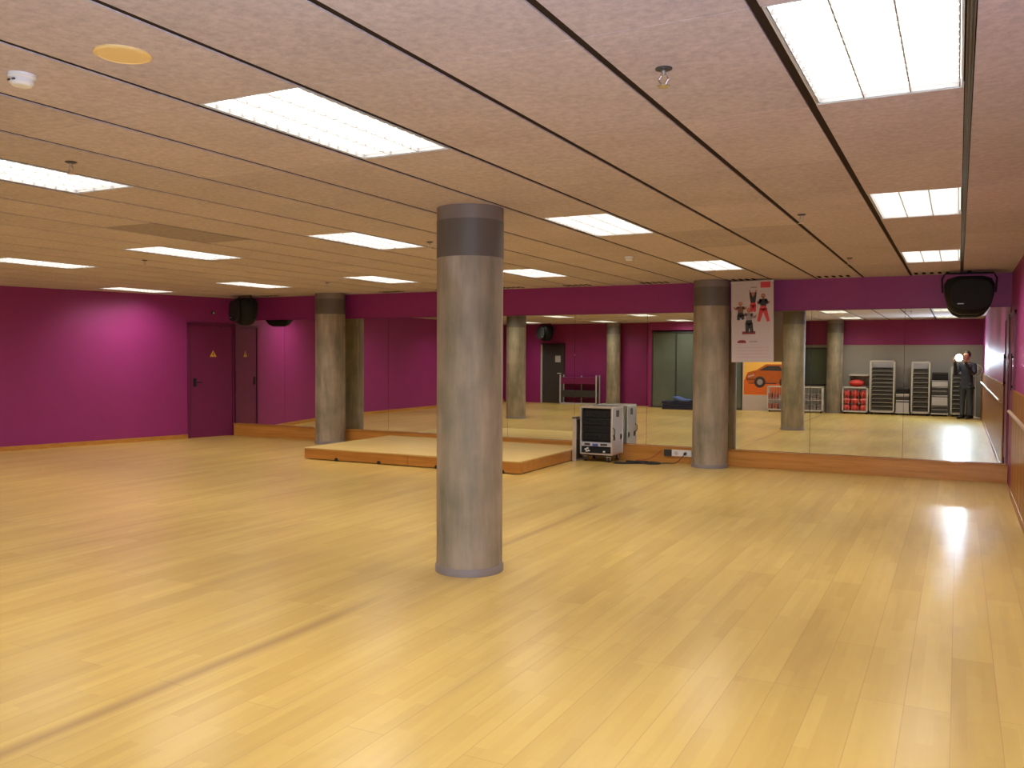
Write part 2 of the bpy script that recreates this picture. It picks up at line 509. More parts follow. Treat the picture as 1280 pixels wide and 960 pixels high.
for ci, i in enumerate(COLS):
    cx = (jx(i) + jx(i + 1)) / 2
    for ri, r in enumerate(ROWS):
        cyy = r + LLEN / 2
        lab = 'lit white louvred ceiling light, %s column from the right wall, %s row from the mirrors' % (colnames[ci], rownames[ri])
        loc = (cx, cyy, H)
        if proto is None:
            t = thing('ceiling_light', lab, 'ceiling light', loc, group='recessed louvred ceiling lights')
            bm = B()
            w, l = LW_ - .004, LLEN - .004
            bx(bm, -w / 2, -w / 2 + .006, -l / 2, l / 2, 0, .07); bx(bm, w / 2 - .006, w / 2, -l / 2, l / 2, 0, .07)
            bx(bm, -w / 2, w / 2, -l / 2, -l / 2 + .006, 0, .07); bx(bm, -w / 2, w / 2, l / 2 - .006, l / 2, 0, .07)
            bx(bm, -w / 2, w / 2, -l / 2, l / 2, .066, .07)
            obj('housing', bm, 'white_metal', t)
            obj('louvre', louvre_mesh(w - .014, l - .014), mat('louvre_aluminium', (.20, .195, .195), .4, noise=.05), t)
            bm = B(); bx(bm, -w / 2 + .008, w / 2 - .008, -l / 2 + .008, l / 2 - .008, .036, .04)
            obj('diffuser', bm, 'louvre_glow', t)
            proto = t
        else:
            t = dup(proto, loc, lab)
        if t is proto:
            lo = bpy.data.objects.new('tube_lamp', ldata); COL.objects.link(lo)
            lo.parent = t; lo.location = (0, 0, .030)

# ------------------------------------------------------------------ columns
def column(loc, R, label, h=H):
    t = thing('concrete_column', label, 'column', (loc[0], loc[1], 0), group='round concrete columns')
    bm = B(); lathe(bm, [(R, .05), (R, 2.33)], 48); obj('shaft', bm, 'concrete', t, smooth=True)
    bm = B(); lathe(bm, [(R + .003, 2.33), (R + .003, 2.60)], 48); obj('painted_band', bm, 'column_paint', t, smooth=True)
    bm = B(); lathe(bm, [(R + .001, 2.60), (R + .001, h + .02)], 48); obj('top_collar', bm, 'column_collar', t, smooth=True)
    bm = B(); lathe(bm, [(R + .010, .0), (R + .010, .045), (R + .006, .055), (R - .01, .056)], 48); obj('base_ring', bm, 'ring', t, smooth=True)
    return t
column((-3.255, 5.675), .247, 'thick grey concrete column standing alone in the middle of the floor')
column((-3.20, 12.598), .252, 'brownish concrete column against the mirrors beside the hanging poster')
column((-10.13, 12.585), .268, 'concrete column against the mirrors beyond the left end of the wooden stage')
column((-10.13, 5.675), .25, 'concrete column seen in the mirror behind the stage, left of the equipment case')
column((-3.21, -1.25), .225, 'concrete column beside the red ball bin seen in the mirror')
column((-10.06, -1.25), .228, 'concrete column near the purple back wall, mirrored above the equipment case')

# ------------------------------------------------------------------ mirrors
edges = [-12.705, -11.45, -10.25, -9.05, -7.85, -6.65, -5.45, -4.25, -3.05, -1.85, -.65, XR - .012]
nE = len(edges) - 1
for k in range(nE):
    a, b = edges[k] + .002, edges[k + 1] - .002
    bm = B(); bx(bm, a, b, YM, YM + .006, ZS + .012, ZB)
    for v in bm.verts: v.co.y += .00115 * (v.co.z - ZS)      # panels lean back a hair
    pos = nE - 1 - k
    lab = ('tall wall mirror panel, %s from the right wall' % ORD[pos]) if pos else 'tall wall mirror panel next to the right wall'
    tag(obj('mirror_panel', bm, 'mirror'), lab, 'mirror', 'mirror panels along the wall')

# ------------------------------------------------------------------ doors
ang = math.atan2(LWP[0][1] - LWP[1][1], LWP[0][0] - LWP[1][0])   # direction of the slanted wall
dvec = Vector((math.cos(ang), math.sin(ang), 0))
def left_at(yy, off): # point on the left wall shifted into the room
    n = Vector((math.sin(ang), -math.cos(ang), 0))
    return Vector((lwall_x(yy), yy, 0)) + n * off
p = left_at(12.42, 0)
d = bpy.data.objects.new('door_1', None); COL.objects.link(d); d.location = p; d.rotation_euler = (0, 0, ang - PI / 2); d['kind'] = 'structure'
# local: y along the wall, x into the room
bm = B()
bx(bm, 0, .02, -.44, .42, .005, 2.14); obj('door_leaf', bm, 'purple_door', d, bevel=.003)
bm = B()
bx(bm, 0, .035, -.50, -.445, 0, 2.20); bx(bm, 0, .035, .425, .46, 0, 2.20); bx(bm, 0, .035, -.50, .46, 2.145, 2.20)
obj('door_frame', bm, 'purple_frame', d, bevel=.004)
bm = B(); bx(bm, .02, .03, -.39, -.33, .98, 1.14); cyl(bm, (.03, -.36, 1.06), (.075, -.36, 1.06), .011); cyl(bm, (.07, -.36, 1.06), (.07, -.24, 1.06), .011)
obj('door_handle', bm, 'black', d)
# yellow warning triangle
bm = B(); prism(bm, [(-.07, 0), (.07, 0), (0, .125)], 'x', .021, .025)
n_ = Vector((math.sin(ang), -math.cos(ang), 0))
so = tag(obj('warning_sign', bm, 'yellow', loc=left_at(12.44, 0) + Vector((0, 0, 1.55)), rot=(0, 0, ang - PI / 2)), 'small yellow triangular warning sign on the dark purple door', 'sign')
bm = B(); prism(bm, [(-.012, .03), (.0, .025), (.003, .055), (.014, .06), (-.002, .1), (.001, .068), (-.012, .062)], 'x', .025, .0262)
obj('bolt_symbol', bm, 'black', so)
# small white light above the door
e = thing('emergency_lamp', 'tiny white lamp on the purple wall above the left door', 'lamp', left_at(12.45, 0) + Vector((0, 0, 2.40)), ang - PI / 2)
bm = B(); lathe(bm, [(.035, 0), (.035, .02), (.028, .03)], 20)
o = obj('lamp_base', bm, 'dark', e, rot=(0, PI / 2, 0), smooth=True)
bm = B(); sph(bm, (.035, 0, 0), .018); obj('lamp_lens', bm, 'white_plastic', e, smooth=True)

# right wall door beside the mirror
d = bpy.data.objects.new('door_2', None); COL.objects.link(d); d.location = (XR, 12.25, 0); d['kind'] = 'structure'
bm = B(); bx(bm, -.012, .0, -.44, .46, .235, 2.12); obj('door_leaf', bm, 'purple', d, bevel=.002)
bm = B(); bx(bm, -.022, 0, -.49, -.445, 0, 2.17); bx(bm, -.022, 0, .465, .51, .235, 2.17); bx(bm, -.022, 0, -.49, .51, 2.125, 2.17)
obj('door_frame', bm, 'purple_frame', d, bevel=.002)
bm = B(); bx(bm, -.04, -.028, -.36, -.325, 1.22, 1.66); bx(bm, -.03, -.01, -.355, -.33, 1.25, 1.28); bx(bm, -.03, -.01, -.355, -.33, 1.60, 1.63)
obj('door_handle', bm, 'black', d, bevel=.004)

# back wall: black door with pale frame
d = bpy.data.objects.new('door_3', None); COL.objects.link(d); d.location = (-12.4, YK, 0); d['kind'] = 'structure'
bm = B(); bx(bm, -.38, .40, 0, .03, .005, 1.98); obj('door_leaf', bm, 'dark', d, bevel=.003)
bm = B(); bx(bm, -.44, -.385, 0, .05, 0, 2.04); obj('door_frame', bm, 'case', d)
bm = B(); bx(bm, .405, .44, 0, .05, 0, 2.04); bx(bm, -.44, .44, 0, .05, 1.985, 2.04); obj('door_frame', bm, 'dark', d)
bm = B(); cyl(bm, (.32, .03, 1.02), (.32, .08, 1.02), .012); cyl(bm, (.32, .075, 1.02), (.2, .075, 1.02), .012); obj('door_handle', bm, 'steel', d)
bm = B(); bx(bm, .10, .30, .031, .034, 1.40, 1.62); obj('door_notice', bm, 'case', d)

# glazed partition in front of the back wall
d = bpy.data.objects.new('window_1', None); COL.objects.link(d); d.location = (-6.45, -1.06, 0); d['kind'] = 'structure'
bm = B()
for x in (-2.22, -1.45, -.7, .05, .6): bx(bm, x - .018, x + .018, -.03, .03, 0, 2.36)
bx(bm, -2.24, .62, -.03, .03, 2.34, 2.40); bx(bm, -2.24, .62, -.03, .03, 0, .05)
obj('window_frame', bm, 'dark', d)
for x0, x1 in ((-2.20, -1.47), (-1.43, -.72), (-.68, .03), (.07, .58)):
    bm = B(); bx(bm, x0, x1, -.008, .008, .05, 2.34); obj('glass_pane', bm, 'glass_dark', d)
bm = B(); bx(bm, -8.74, -4.1, -1.12, -1.0, 2.44, H + .02); struct('trim_7', bm, 'purple')
bm = B(); bx(bm, -5.82, -4.1, -1.12, -1.045, 0, 2.44); struct('trim_8', bm, 'grey_wall')
bm = B(); bx(bm, -8.78, -8.69, YK, -1.02, 0, H + .02); struct('trim_9', bm, 'purple')
# dark window at the back
d = bpy.data.objects.new('window_2', None); COL.objects.link(d); d.location = (-3.78, YK, 0); d['kind'] = 'structure'
bm = B(); bx(bm, -.30, .32, 0, .012, .82, 1.86); obj('glass_pane', bm, 'glass_dark', d)
bm = B(); bx(bm, -.34, -.30, 0, .04, .78, 1.90); bx(bm, .32, .36, 0, .04, .78, 1.90); bx(bm, -.34, .36, 0, .04, 1.86, 1.90); bx(bm, -.34, .36, 0, .04, .78, .82)
obj('window_frame', bm, 'dark', d)

# ------------------------------------------------------------------ low stage
st = thing('stage_platform', 'low wooden stage platform with pale deck and orange sides below the mirrors', 'stage', (0, 0, 0))
X0, X1, Y0, Y1, ZT = -8.95, -5.23, 10.48, 12.60, .178
bm = B(); bx(bm, X0, X1, Y0, YS - .015, ZT - .022, ZT); obj('deck', bm, 'stage_top', st, bevel=.004)
for a, b in ((X0 + .004, -7.042), (-7.036, X1 - .004)):
    bm = B()
    bx(bm, a, b, Y0 + .006, Y0 + .028, .012, ZT - .022)
    obj('front_board', bm, 'plinth', st, bevel=.002)
bm = B(); bx(bm, X1 - .028, X1 - .006, Y0 + .03, YS - .02, .012, ZT - .022); obj('side_board', bm, 'plinth', st, bevel=.002)
bm = B(); bx(bm, X0 + .006, X0 + .028, Y0 + .03, YS - .02, .012, ZT - .022); obj('side_board', bm, 'plinth', st, bevel=.002)
for x in (-8.33, -7.55, -6.55, -5.5):
    bm = B(); cyl(bm, (x, Y0 - .004, .022), (x, Y0 + .08, .022), .03, n=20)
    for v in bm.verts: v.co.z = max(v.co.z, .0)
    obj('rubber_foot', bm, 'rubber', st)
bm = B(); bx(bm, X0 + .03, X1 - .03, Y0 + .2, YS - .05, .0, .10); obj('inner_frame', bm, 'dark', st)

# ------------------------------------------------------------------ loudspeakers
def speaker(loc, rotz, label, s=1., tilt=.35):
    t = thing('loudspeaker', label, 'loudspeaker', loc, rotz, group='black hanging loudspeakers')
    # rounded wedge cabinet: half-round plan, tapering downward; grille faces local -y, tilted down
    bm = B()
    n = 28
    levels = [(0.0, .60), (-.03, .88), (-.10, 1.0), (-.24, .97), (-.36, .86), (-.44, .66), (-.475, .40)]
    rings = []
    for z, k in levels:
        ring = []
        for q in range(n):
            a = 2 * PI * q / n
            c_, s_ = math.cos(a), math.sin(a)
            e = 2.6
            rx = .285 * k * s * (abs(c_) ** (2 / e)) * (1 if c_ >= 0 else -1)
            ry = .20 * k * s * (abs(s_) ** (2 / e)) * (1 if s_ >= 0 else -1)
            ring.append(bm.verts.new((rx, ry, z * s)))
        rings.append(ring)
    for a, b in zip(rings, rings[1:]):
        for q in range(n): bm.faces.new((a[q], a[(q + 1) % n], b[(q + 1) % n], b[q]))
    bm.faces.new(rings[0]); bm.faces.new(rings[-1][::-1])
    obj('cabinet', bm, 'black', t, smooth=True)
    bm = B()
    poly = []
    for q in range(28):
        a = 2 * PI * q / 28; c_, s_ = math.cos(a), math.sin(a); e = 3
        poly.append((.235 * s * abs(c_) ** (2 / e) * (1 if c_ >= 0 else -1), -.23 * s + .185 * s * abs(s_) ** (2 / e) * (1 if s_ >= 0 else -1)))
    prism(bm, poly, 'y', -.215 * s, -.17 * s)
    g = obj('grille', bm, 'black_grille', t, bevel=.008)
    bm = B(); bx(bm, -.16 * s, -.09 * s, -.222 * s, -.214 * s, -.355 * s, -.343 * s); obj('badge', bm, 'steel', t)
    bm = B(); tube(bm, [(-.30 * s, 0, -.2 * s), (-.31 * s, 0, -.02 * s), (-.27 * s, 0, .045 * s), (.27 * s, 0, .045 * s), (.31 * s, 0, -.02 * s), (.30 * s, 0, -.2 * s)], .012, 8)
    obj('bracket', bm, 'black', t, smooth=True)
    bm = B(); cyl(bm, (0, 0, .04 * s), (0, 0, H - loc[2]), .02); obj('mounting_stem', bm, 'black', t)
    return t
speaker((.10, 12.42, 2.625), .15, 'large black loudspeaker hanging in the right corner over the mirrors', 1.0)
speaker((-12.0, 12.40, 2.66), -.45, 'black loudspeaker hanging in the left corner by the purple door', 1.06)
speaker((-12.45, -1.15, 2.64), PI + .6, 'black loudspeaker above the black door, seen in the mirror', 1.1)

# ------------------------------------------------------------------ ceiling details
def sprinkler(x, y, label):
    t = thing('sprinkler_head', label, 'sprinkler', (x, y, H), group='ceiling sprinkler heads')
    bm = B(); lathe(bm, [(.032, .0), (.032, -.004), (.018, -.010), (.010, -.010)], 20); obj('cover_plate', bm, 'dark', t, smooth=True)
    bm = B(); cyl(bm, (0, 0, -.008), (0, 0, -.03), .009, n=12); tube(bm, [(-.008, 0, -.026), (-.02, 0, -.042), (-.006, 0, -.062)], .003, 6); tube(bm, [(.008, 0, -.026), (.02, 0, -.042), (.006, 0, -.062)], .003, 6)
    cyl(bm, (0, 0, -.06), (0, 0, -.066), .008, n=12); obj('frame_arms', bm, 'steel', t)
    bm = B(); lathe(bm, [(.024, -.068), (.024, -.066), (.004, -.064)], 16); obj('deflector', bm, 'steel', t)
for x, y, l in ((-1.01, 3.22, 'sprinkler head on the bare ceiling nearest the camera, right of the central column'),
                (-4.5, 3.30, 'sprinkler head beside the large light at the left edge'),
                (-1.09, 6.98, 'sprinkler head midway along the ceiling between the two right-hand light columns'),
                (-8.57, 10.58, 'sprinkler head above the left column near the mirrors'),
                (-8.47, 7.15, 'sprinkler head in front of the light over the left side'),
                (-1.09, 10.28, 'sprinkler head near the poster end of the right ceiling'),
                (-4.55, 7.15, 'sprinkler head at the corner of the light left of the central column')):
    sprinkler(x, y, l)
t = thing('smoke_detector', 'white round smoke detector at the left edge of the ceiling', 'smoke detector', (-3.27, 2.19, H))
bm = B(); lathe(bm, [(.052, 0), (.052, -.012), (.046, -.018)], 28); obj('base_plate', bm, 'white_plastic', t, smooth=True)
bm = B(); lathe(bm, [(.042, -.018), (.044, -.034), (.034, -.044), (.0, -.046)], 28); obj('sensor_cap', bm, 'white_plastic', t, smooth=True)
bm = B(); box(bm, (-.012, -.044, -.028), (.014, .006, .006)); box(bm, (.014, -.043, -.028), (.014, .006, .006)); obj('sensor_slots', bm, 'dark', t)
t = thing('smoke_detector', 'pale round smoke detector between the lights beyond the central column', 'smoke detector', (-3.24, 9.15, H))
bm = B(); lathe(bm, [(.055, 0), (.055, -.012), (.048, -.018)], 28); obj('base_plate', bm, 'white_plastic', t, smooth=True)
bm = B(); lathe(bm, [(.042, -.018), (.044, -.034), (.034, -.044), (.0, -.046)], 28); obj('sensor_cap', bm, 'white_plastic', t, smooth=True)
t = thing('ceiling_speaker', 'round yellowish speaker disc set flush in the ceiling at upper left', 'ceiling speaker', (-2.71, 2.20, H))
bm = B(); lathe(bm, [(.098, 0), (.098, -.006), (.09, -.009), (.086, -.006)], 40); obj('rim', bm, 'beige', t, smooth=True)
bm = B(); lathe(bm, [(.087, -.004), (.087, -.006), (.0, -.0075)], 40); obj('grille', bm, 'beige', t, smooth=True)

# vent hole rows along the ceiling edge
vlab = ['over the right-hand loudspeaker', 'above the right mirrors', 'above the hanging poster', 'right of the equipment case', 'above the equipment case',
        'over the right end of the stage', 'behind the central column', 'over the middle of the stage', 'over the left of the stage', 'right of the left column', 'above the left column',
        'left of the left column', 'near the left loudspeaker']
vx = [-.33, -1.53, -2.78, -4.05, -5.29, -6.45, -7.62, -8.77, -9.98, -11.5]
vn = ['over the right-hand mirrors by the loudspeaker', 'above the wide mirrors right of the poster', 'just above the hanging poster', 'between the poster and the equipment case', 'above the equipment case',
      'right of the central column', 'left of the central column', 'just right of the left column', 'just above the left column', 'beside the left loudspeaker']
vp = None
for x, l in zip(vx, vn):
    lab = 'five dark vent holes ' + l
    if vp is None:
        vp = thing('ceiling_vent', lab, 'vent', (x, 12.56, H), group='vent hole rows along the ceiling edge')
        for k in range(5):
            bm = B(); prism(bm, [(.021 * math.cos(2 * PI * q / 20), .021 * math.sin(2 * PI * q / 20) + (.10 if q < 10 else -.10)) for q in range(20)], 'z', -.003, .002); obj('vent_hole', bm, 'void', vp, loc=((k - 2) * .092, 0, 0))
    else:
        dup(vp, (x, 12.56, H), lab)

# ------------------------------------------------------------------ hanging poster
ps = thing('poster', 'tall white fitness poster hanging from the ceiling beside the right column', 'poster', (-2.605, 12.50, 2.665))
ps.rotation_euler = (0, math.radians(-1.0), 0)
PW, PH = .585, 1.135
bm = B(); bx(bm, -PW / 2, PW / 2, -.002, .002, -PH, 0); obj('sheet', bm, 'paper', ps)
bm = B(); bx(bm, -PW / 2 - .005, PW / 2 + .005, -.007, .007, -.012, .008); obj('top_rail', bm, 'steel', ps)
bm = B(); cyl(bm, (-.2, 0, .005), (-.2, 0, .035), .003, n=6); cyl(bm, (.2, 0, .005), (.2, 0, .035), .003, n=6); obj('hanger', bm, 'steel', ps)
pm = {k: mat('print_' + k, c, .6, noise=.05) for k, c in {'skin': (.42, .17, .12), 'darkred': (.23, .02, .03), 'red': (.55, .04, .05), 'black': (.03, .025, .03), 'grey': (.30, .24, .25), 'pink': (.50, .30, .32), 'brown': (.20, .08, .05), 'orange': (.68, .13, .015), 'amber': (.85, .48, .10), 'blue': (.10, .10, .22)}.items()}
def pt(u, v): return (-PW / 2 + u * PW, -v * PH)      # u right, v down, fractions
def limb(bm, a, b, w0, w1, y0, y1):
    a = Vector(a); b = Vector(b); d = (b - a).normalized(); n = Vector((-d.y, d.x))
    prism(bm, [tuple(a + n * w0), tuple(a - n * w0), tuple(b - n * w1), tuple(b + n * w1)], 'y', y0, y1)
def disc(bm, c, r, y0, y1, n=14, sx=1):
    prism(bm, [(c[0] + sx * r * math.cos(2 * PI * k / n), c[1] + r * math.sin(2 * PI * k / n)) for k in range(n)], 'y', y0, y1)
YA, YB_ = -.0032, -.002
def figure(name, cu, cv, s, top, bottom, pose, par):
    root = B(); cx_, cz_ = pt(cu, cv)
    def q(x, z): return (cx_ + x * s, cz_ + z * s)
    limb(root, q(0, .46), q(0, .22), .12 * s, .085 * s, YA, YB_)
    limb(root, q(-.07, .44), q(*pose[0]), .045 * s, .035 * s, YA, YB_); limb(root, q(.07, .44), q(*pose[1]), .045 * s, .035 * s, YA, YB_)
    o = obj(name, root, top, par)
    b2 = B()
    limb(b2, q(0, .24), q(0, .12), .09 * s, .11 * s, YA - .0004, YB_)
    limb(b2, q(-.04, .15), q(*pose[2]), .075 * s, .045 * s, YA - .0004, YB_); limb(b2, q(.04, .15), q(*pose[3]), .075 * s, .045 * s, YA - .0004, YB_)
    obj('printed_trousers', b2, bottom, o)
    b3 = B(); disc(b3, q(0, .56), .075 * s, YA, YB_); limb(b3, q(0, .52), q(0, .45), .022 * s, .03 * s, YA, YB_)
    limb(b3, q(*pose[0]), q(pose[0][0] * 1.3, pose[0][1] + .09), .032 * s, .024 * s, YA, YB_); limb(b3, q(*pose[1]), q(pose[1][0] * 1.3, pose[1][1] + .09), .032 * s, .024 * s, YA, YB_)
    obj('printed_skin', b3, pm['skin'], o)
figure('printed_figure', .52, .345, .38, pm['black'], pm['red'], [(-.10, .62), (.10, .62), (-.06, -.10), (.06, -.10)], ps)
figure('printed_figure', .22, .47, .40, pm['brown'], pm['black'], [(-.18, .36), (.16, .36), (-.08, -.02), (.10, .0)], ps)
figure('printed_figure', .76, .40, .44, pm['black'], pm['red'], [(-.15, .30), (.15, .30), (-.15, -.26), (.16, -.26)], ps)
figure('printed_figure', .42, .575, .45, pm['grey'], pm['black'], [(-.16, .38), (.17, .30), (-.06, -.16), (.10, -.16)], ps)
bm = B(); x, z = pt(.42, .655); bx(bm, x - .095, x + .09, YA, YB_, z, z + .042); obj('printed_step', bm, pm['darkred'], ps)
bm = B(); x, z = pt(.54, .075); bx(bm, x - .045, x + .045, YA, YB_, z - .009, z + .009); obj('printed_heading', bm, pm['grey'], ps)
bm = B(); x0, z0 = pt(.70, .085); x1, z1 = pt(.93, .0); bx(bm, x0, x1, YA, YB_, z0, z1 - .0); obj('printed_red_square', bm, pm['red'], ps)
bm = B(); x, z = pt(.25, .745); prism(bm, [(x - .06, z - .02), (x + .06, z - .02), (x + .055, z + .01), (x + .02, z + .024), (x - .035, z + .02), (x - .062, z + .002)], 'y', YA, YB_); obj('printed_emblem', bm, pm['darkred'], ps)
bm = B(); x, z = pt(.52, .745); bx(bm, x - .055, x + .06, YA, YB_, z - .01, z + .006); obj('printed_caption', bm, pm['grey'], ps)
bm = B()
for v in (.82, .86, .90, .94):
    x0, z = pt(.12, v); x1, _ = pt(.9, v); bx(bm, x0, x1, YA, YB_, z - .003, z + .003)
obj('printed_lines', bm, pm['pink'], ps)

# ------------------------------------------------------------------ flight case with audio rack
CX, CY = -4.86, 12.545
fc = thing('equipment_case', 'open grey flight case on castors packed with black audio gear', 'flight case', (CX, CY, 0), math.radians(-1))
w, dp, z0, z1 = .515, .45, .12, .825
bm = B()
bx(bm, -w / 2, -w / 2 + .012, -dp / 2, dp / 2, z0, z1); bx(bm, w / 2 - .012, w / 2, -dp / 2, dp / 2, z0, z1)
bx(bm, -w / 2, w / 2, -dp / 2, dp / 2, z1 - .012, z1); bx(bm, -w / 2, w / 2, -dp / 2, dp / 2, z0, z0 + .012); bx(bm, -w / 2, w / 2, dp / 2 - .012, dp / 2, z0, z1)
obj('shell', bm, 'case', fc)
bm = B()
for sx in (-1, 1):
    x = sx * (w / 2 - .006)
    bx(bm, x - .012, x + .012, -dp / 2 - .006, -dp / 2 + .014, z0, z1)
    bx(bm, x - .012, x + .012, dp / 2 - .014, dp / 2 + .006, z0, z1)
    for z in (z0, z1): bx(bm, x - .012, x + .012, -dp / 2, dp / 2, z - .012, z + .012)
for z in (z0, z1): bx(bm, -w / 2, w / 2, -dp / 2 - .006, -dp / 2 + .014, z - .012, z + .012)
obj('edge_trim', bm, 'alu', fc, bevel=.002)
bm = B(); bx(bm, -w / 2 + .02, w / 2 - .02, -dp / 2 + .05, dp / 2 - .03, .30, z1 - .02); obj('amplifier', bm, 'black', fc)
for k in range(4):
    z = .33 + k * .115
    bm = B(); bx(bm, -w / 2 + .02, w / 2 - .02, -dp / 2 + .03, -dp / 2 + .055, z, z + .105)
    u = obj('rack_unit', bm, 'black', fc, bevel=.002)
    bm = B()
    for q in range(5): cyl(bm, (-.15 + q * .075, -dp / 2 + .03, z + .05), (-.15 + q * .075, -dp / 2 + .015, z + .05), .012, n=12)
    obj('dials', bm, 'black', u)
bm = B(); bx(bm, -w / 2 + .018, w / 2 - .018, -dp / 2 + .005, -dp / 2 + .06, .235, .295); u = obj('mixer_panel', bm, 'case', fc, bevel=.002)
bm = B(); bx(bm, -.06, .03, -dp / 2 + .0, -dp / 2 + .006, .24, .275); obj('display', bm, 'bluedisplay', u)
bm = B(); bx(bm, -.19, -.10, -dp / 2 + .0, -dp / 2 + .006, .252, .28); bx(bm, .07, .18, -dp / 2 + .0, -dp / 2 + .006, .252, .28); obj('button_row', bm, 'dark', u)
bm = B(); bx(bm, -w / 2 + .018, w / 2 - .018, -dp / 2 + .02, -dp / 2 + .1, .135, .225); u = obj('power_unit', bm, 'black', fc, bevel=.002)
bm = B()
for x, z in ((-.17, .185), (-.14, .2), (-.12, .165), (-.155, .158), (.13, .16)): box(bm, (x, -dp / 2 + .008, z), (.03, .03, .022))
obj('white_plugs', bm, 'white_plastic', u, bevel=.003)
# latches and stickers on the right side
for y, z in ((-.14, .37), (.14, .37)):
    bm = B(); bx(bm, w / 2, w / 2 + .008, y - .028, y + .028, z - .04, z + .04); cyl(bm, (w / 2 + .006, y, z), (w / 2 + .018, y, z), .016, n=12); obj('latch', bm, 'dark', fc, bevel=.002)
bm = B(); bx(bm, w / 2, w / 2 + .002, -.06, .06, .68, .78); obj('sticker', bm, 'dark', fc)
bm = B(); tube(bm, [(w / 2 + .004, -.19, .40), (w / 2 + .03, -.19, .42), (w / 2 + .03, -.19, .5), (w / 2 + .004, -.19, .52)], .008, 8); obj('handle', bm, 'dark', fc)
bm = B(); bx(bm, -w / 2 + .03, w / 2 - .03, -dp / 2 + .02, dp / 2 - .02, .085, .12); obj('base_board', bm, 'rubber', fc, bevel=.004)
for x in (-.19, .19):
    for y in (-.17, .17):
        bm = B(); cyl(bm, (x - .014, y, .038), (x + .014, y, .038), .038, n=20); c = obj('castor', bm, 'rubber', fc, smooth=True)
        bm = B(); bx(bm, x - .024, x - .018, y - .025, y + .025, .03, .08); bx(bm, x + .018, x + .024, y - .025, y + .025, .03, .08); bx(bm, x - .035, x + .035, y - .035, y + .035, .076, .086); obj('fork', bm, 'steel', c)
# front lid / side panel at left
ll = thing('case_lid', 'narrow pale flight case lid standing between the stage and the open equipment case', 'case lid', (-5.178, 12.36, 0), math.radians(2))
bm = B(); bx(bm, -.04, .015, -.12, .12, .012, .64); obj('panel', bm, 'case', ll, bevel=.004)
bm = B()
for y in (-.12, .12): bx(bm, -.043, .019, y - .008, y + .008, 0, .65)
bx(bm, -.043, .019, -.12, .12, .635, .652); obj('edge_trim', bm, 'alu', ll, bevel=.002)
bm = B(); bx(bm, .015, .021, -.11, .11, .03, .63); obj('foam_lining', bm, 'dark', ll)
bm = B(); bx(bm, -.05, .03, -.13, .12, .652, .67); obj('top_cap', bm, 'dark', ll, bevel=.003)

# outlet strip on the plinth
ob = thing('outlet_box', 'white socket box fixed on the wooden plinth left of the right column', 'socket', (-3.72, YS - .001, .15))
bm = B(); bx(bm, -.10, .20, -.03, 0, -.045, .05); obj('casing', bm, 'white_plastic', ob, bevel=.004)
bm = B(); bx(bm, -.22, -.11, -.035, 0, -.05, .05); obj('switch_box', bm, 'dark', ob, bevel=.004)
for x in (-.03, .11):
    bm = B(); cyl(bm, (x, -.03, .0), (x, -.034, .0), .03, n=20); obj('socket', bm, 'case', ob)
pg = thing('plug', 'black plug in the white socket box with its lead going down', 'plug', (-3.61, YS - .034, .152))
bm = B(); cyl(bm, (0, 0, 0), (0, -.05, -.008), .02, .015, n=14); obj('plug_body', bm, 'rubber', pg, smooth=True)
bm = B(); tube(bm, [(0, -.045, -.008), (-.02, -.075, -.04), (-.07, -.09, -.10), (-.12, -.10, -.138), (-.2, -.13, -.145)], .006, 8); obj('lead', bm, 'rubber', pg, smooth=True)
# cables on the floor
def cable(name, pts, r, m, label):
    P = [Vector(p) for p in pts]
    out = []
    for i in range(len(P) - 1):
        a = P[max(i - 1, 0)]; b = P[i]; c = P[i + 1]; d = P[min(i + 2, len(P) - 1)]
        for k in range(8):
            t = k / 8
            out.append(.5 * ((2 * b) + (c - a) * t + (2 * a - 5 * b + 4 * c - d) * t * t + (3 * b - a - 3 * c + d) * t ** 3))
    out.append(P[-1])
    bm = B(); tube(bm, out, r, 8)
    return tag(obj(name, bm, m, smooth=True), label, 'cable')
cable('power_cable', [(-4.57, 12.34, .012), (-4.42, 12.36, .012), (-4.25, 12.48, .012), (-4.05, 12.42, .012), (-3.92, 12.52, .012), (-4.05, 12.62, .012), (-4.28, 12.58, .012), (-4.44, 12.5, .02), (-4.32, 12.44, .028), (-4.12, 12.5, .028), (-4.02, 12.4, .03)], .012, 'rubber', 'coiled black cable lying on the floor right of the equipment case')
redm = mat('red_cable_sheath', (.30, .03, .02), .5, noise=.1)
cable('power_cable', [(-4.30, 12.52, .035), (-4.15, 12.66, .05), (-4.04, 12.75, .12), (-3.98, 12.785, .185)], .006, redm, 'thin dark red cable rising along the plinth by the socket box')
cable('power_cable', [(-3.82, 12.66, .008), (-3.98, 12.56, .008), (-4.18, 12.42, .008), (-4.4, 12.28, .008), (-4.56, 12.26, .008)], .007, 'rubber', 'thin black cable running over the floor from socket box to case')

# ------------------------------------------------------------------ ballet rail on the right wall
def rail(y0, y1, label):
    t = thing('ballet_barre', label, 'handrail', (XR - .02, y0, 1.0), group='wall barres')
    L = y1 - y0
    bm = B(); cyl(bm, (-.05, 0, 0), (-.05, L, 0), .019, n=16); obj('bar', bm, 'brass', t, smooth=True)
    n = max(2, int(L / 1.7) + 1)
    for k in range(n):
        y = .05 + k * (L - .1) / (n - 1)
        bm = B(); cyl(bm, (0, y, -.03), (-.006, y, -.03), .03, n=16); tube(bm, [(-.004, y, -.03), (-.035, y, -.03), (-.05, y, -.012)], .008, 8); obj('bracket', bm, 'brass', t, smooth=True)
rail(6.1, 11.40, 'wooden-toned wall barre on the boarded right wall near the mirrors')
rail(-.2, 5.7, 'wall barre on the right wall beside the photographer, out of direct view')

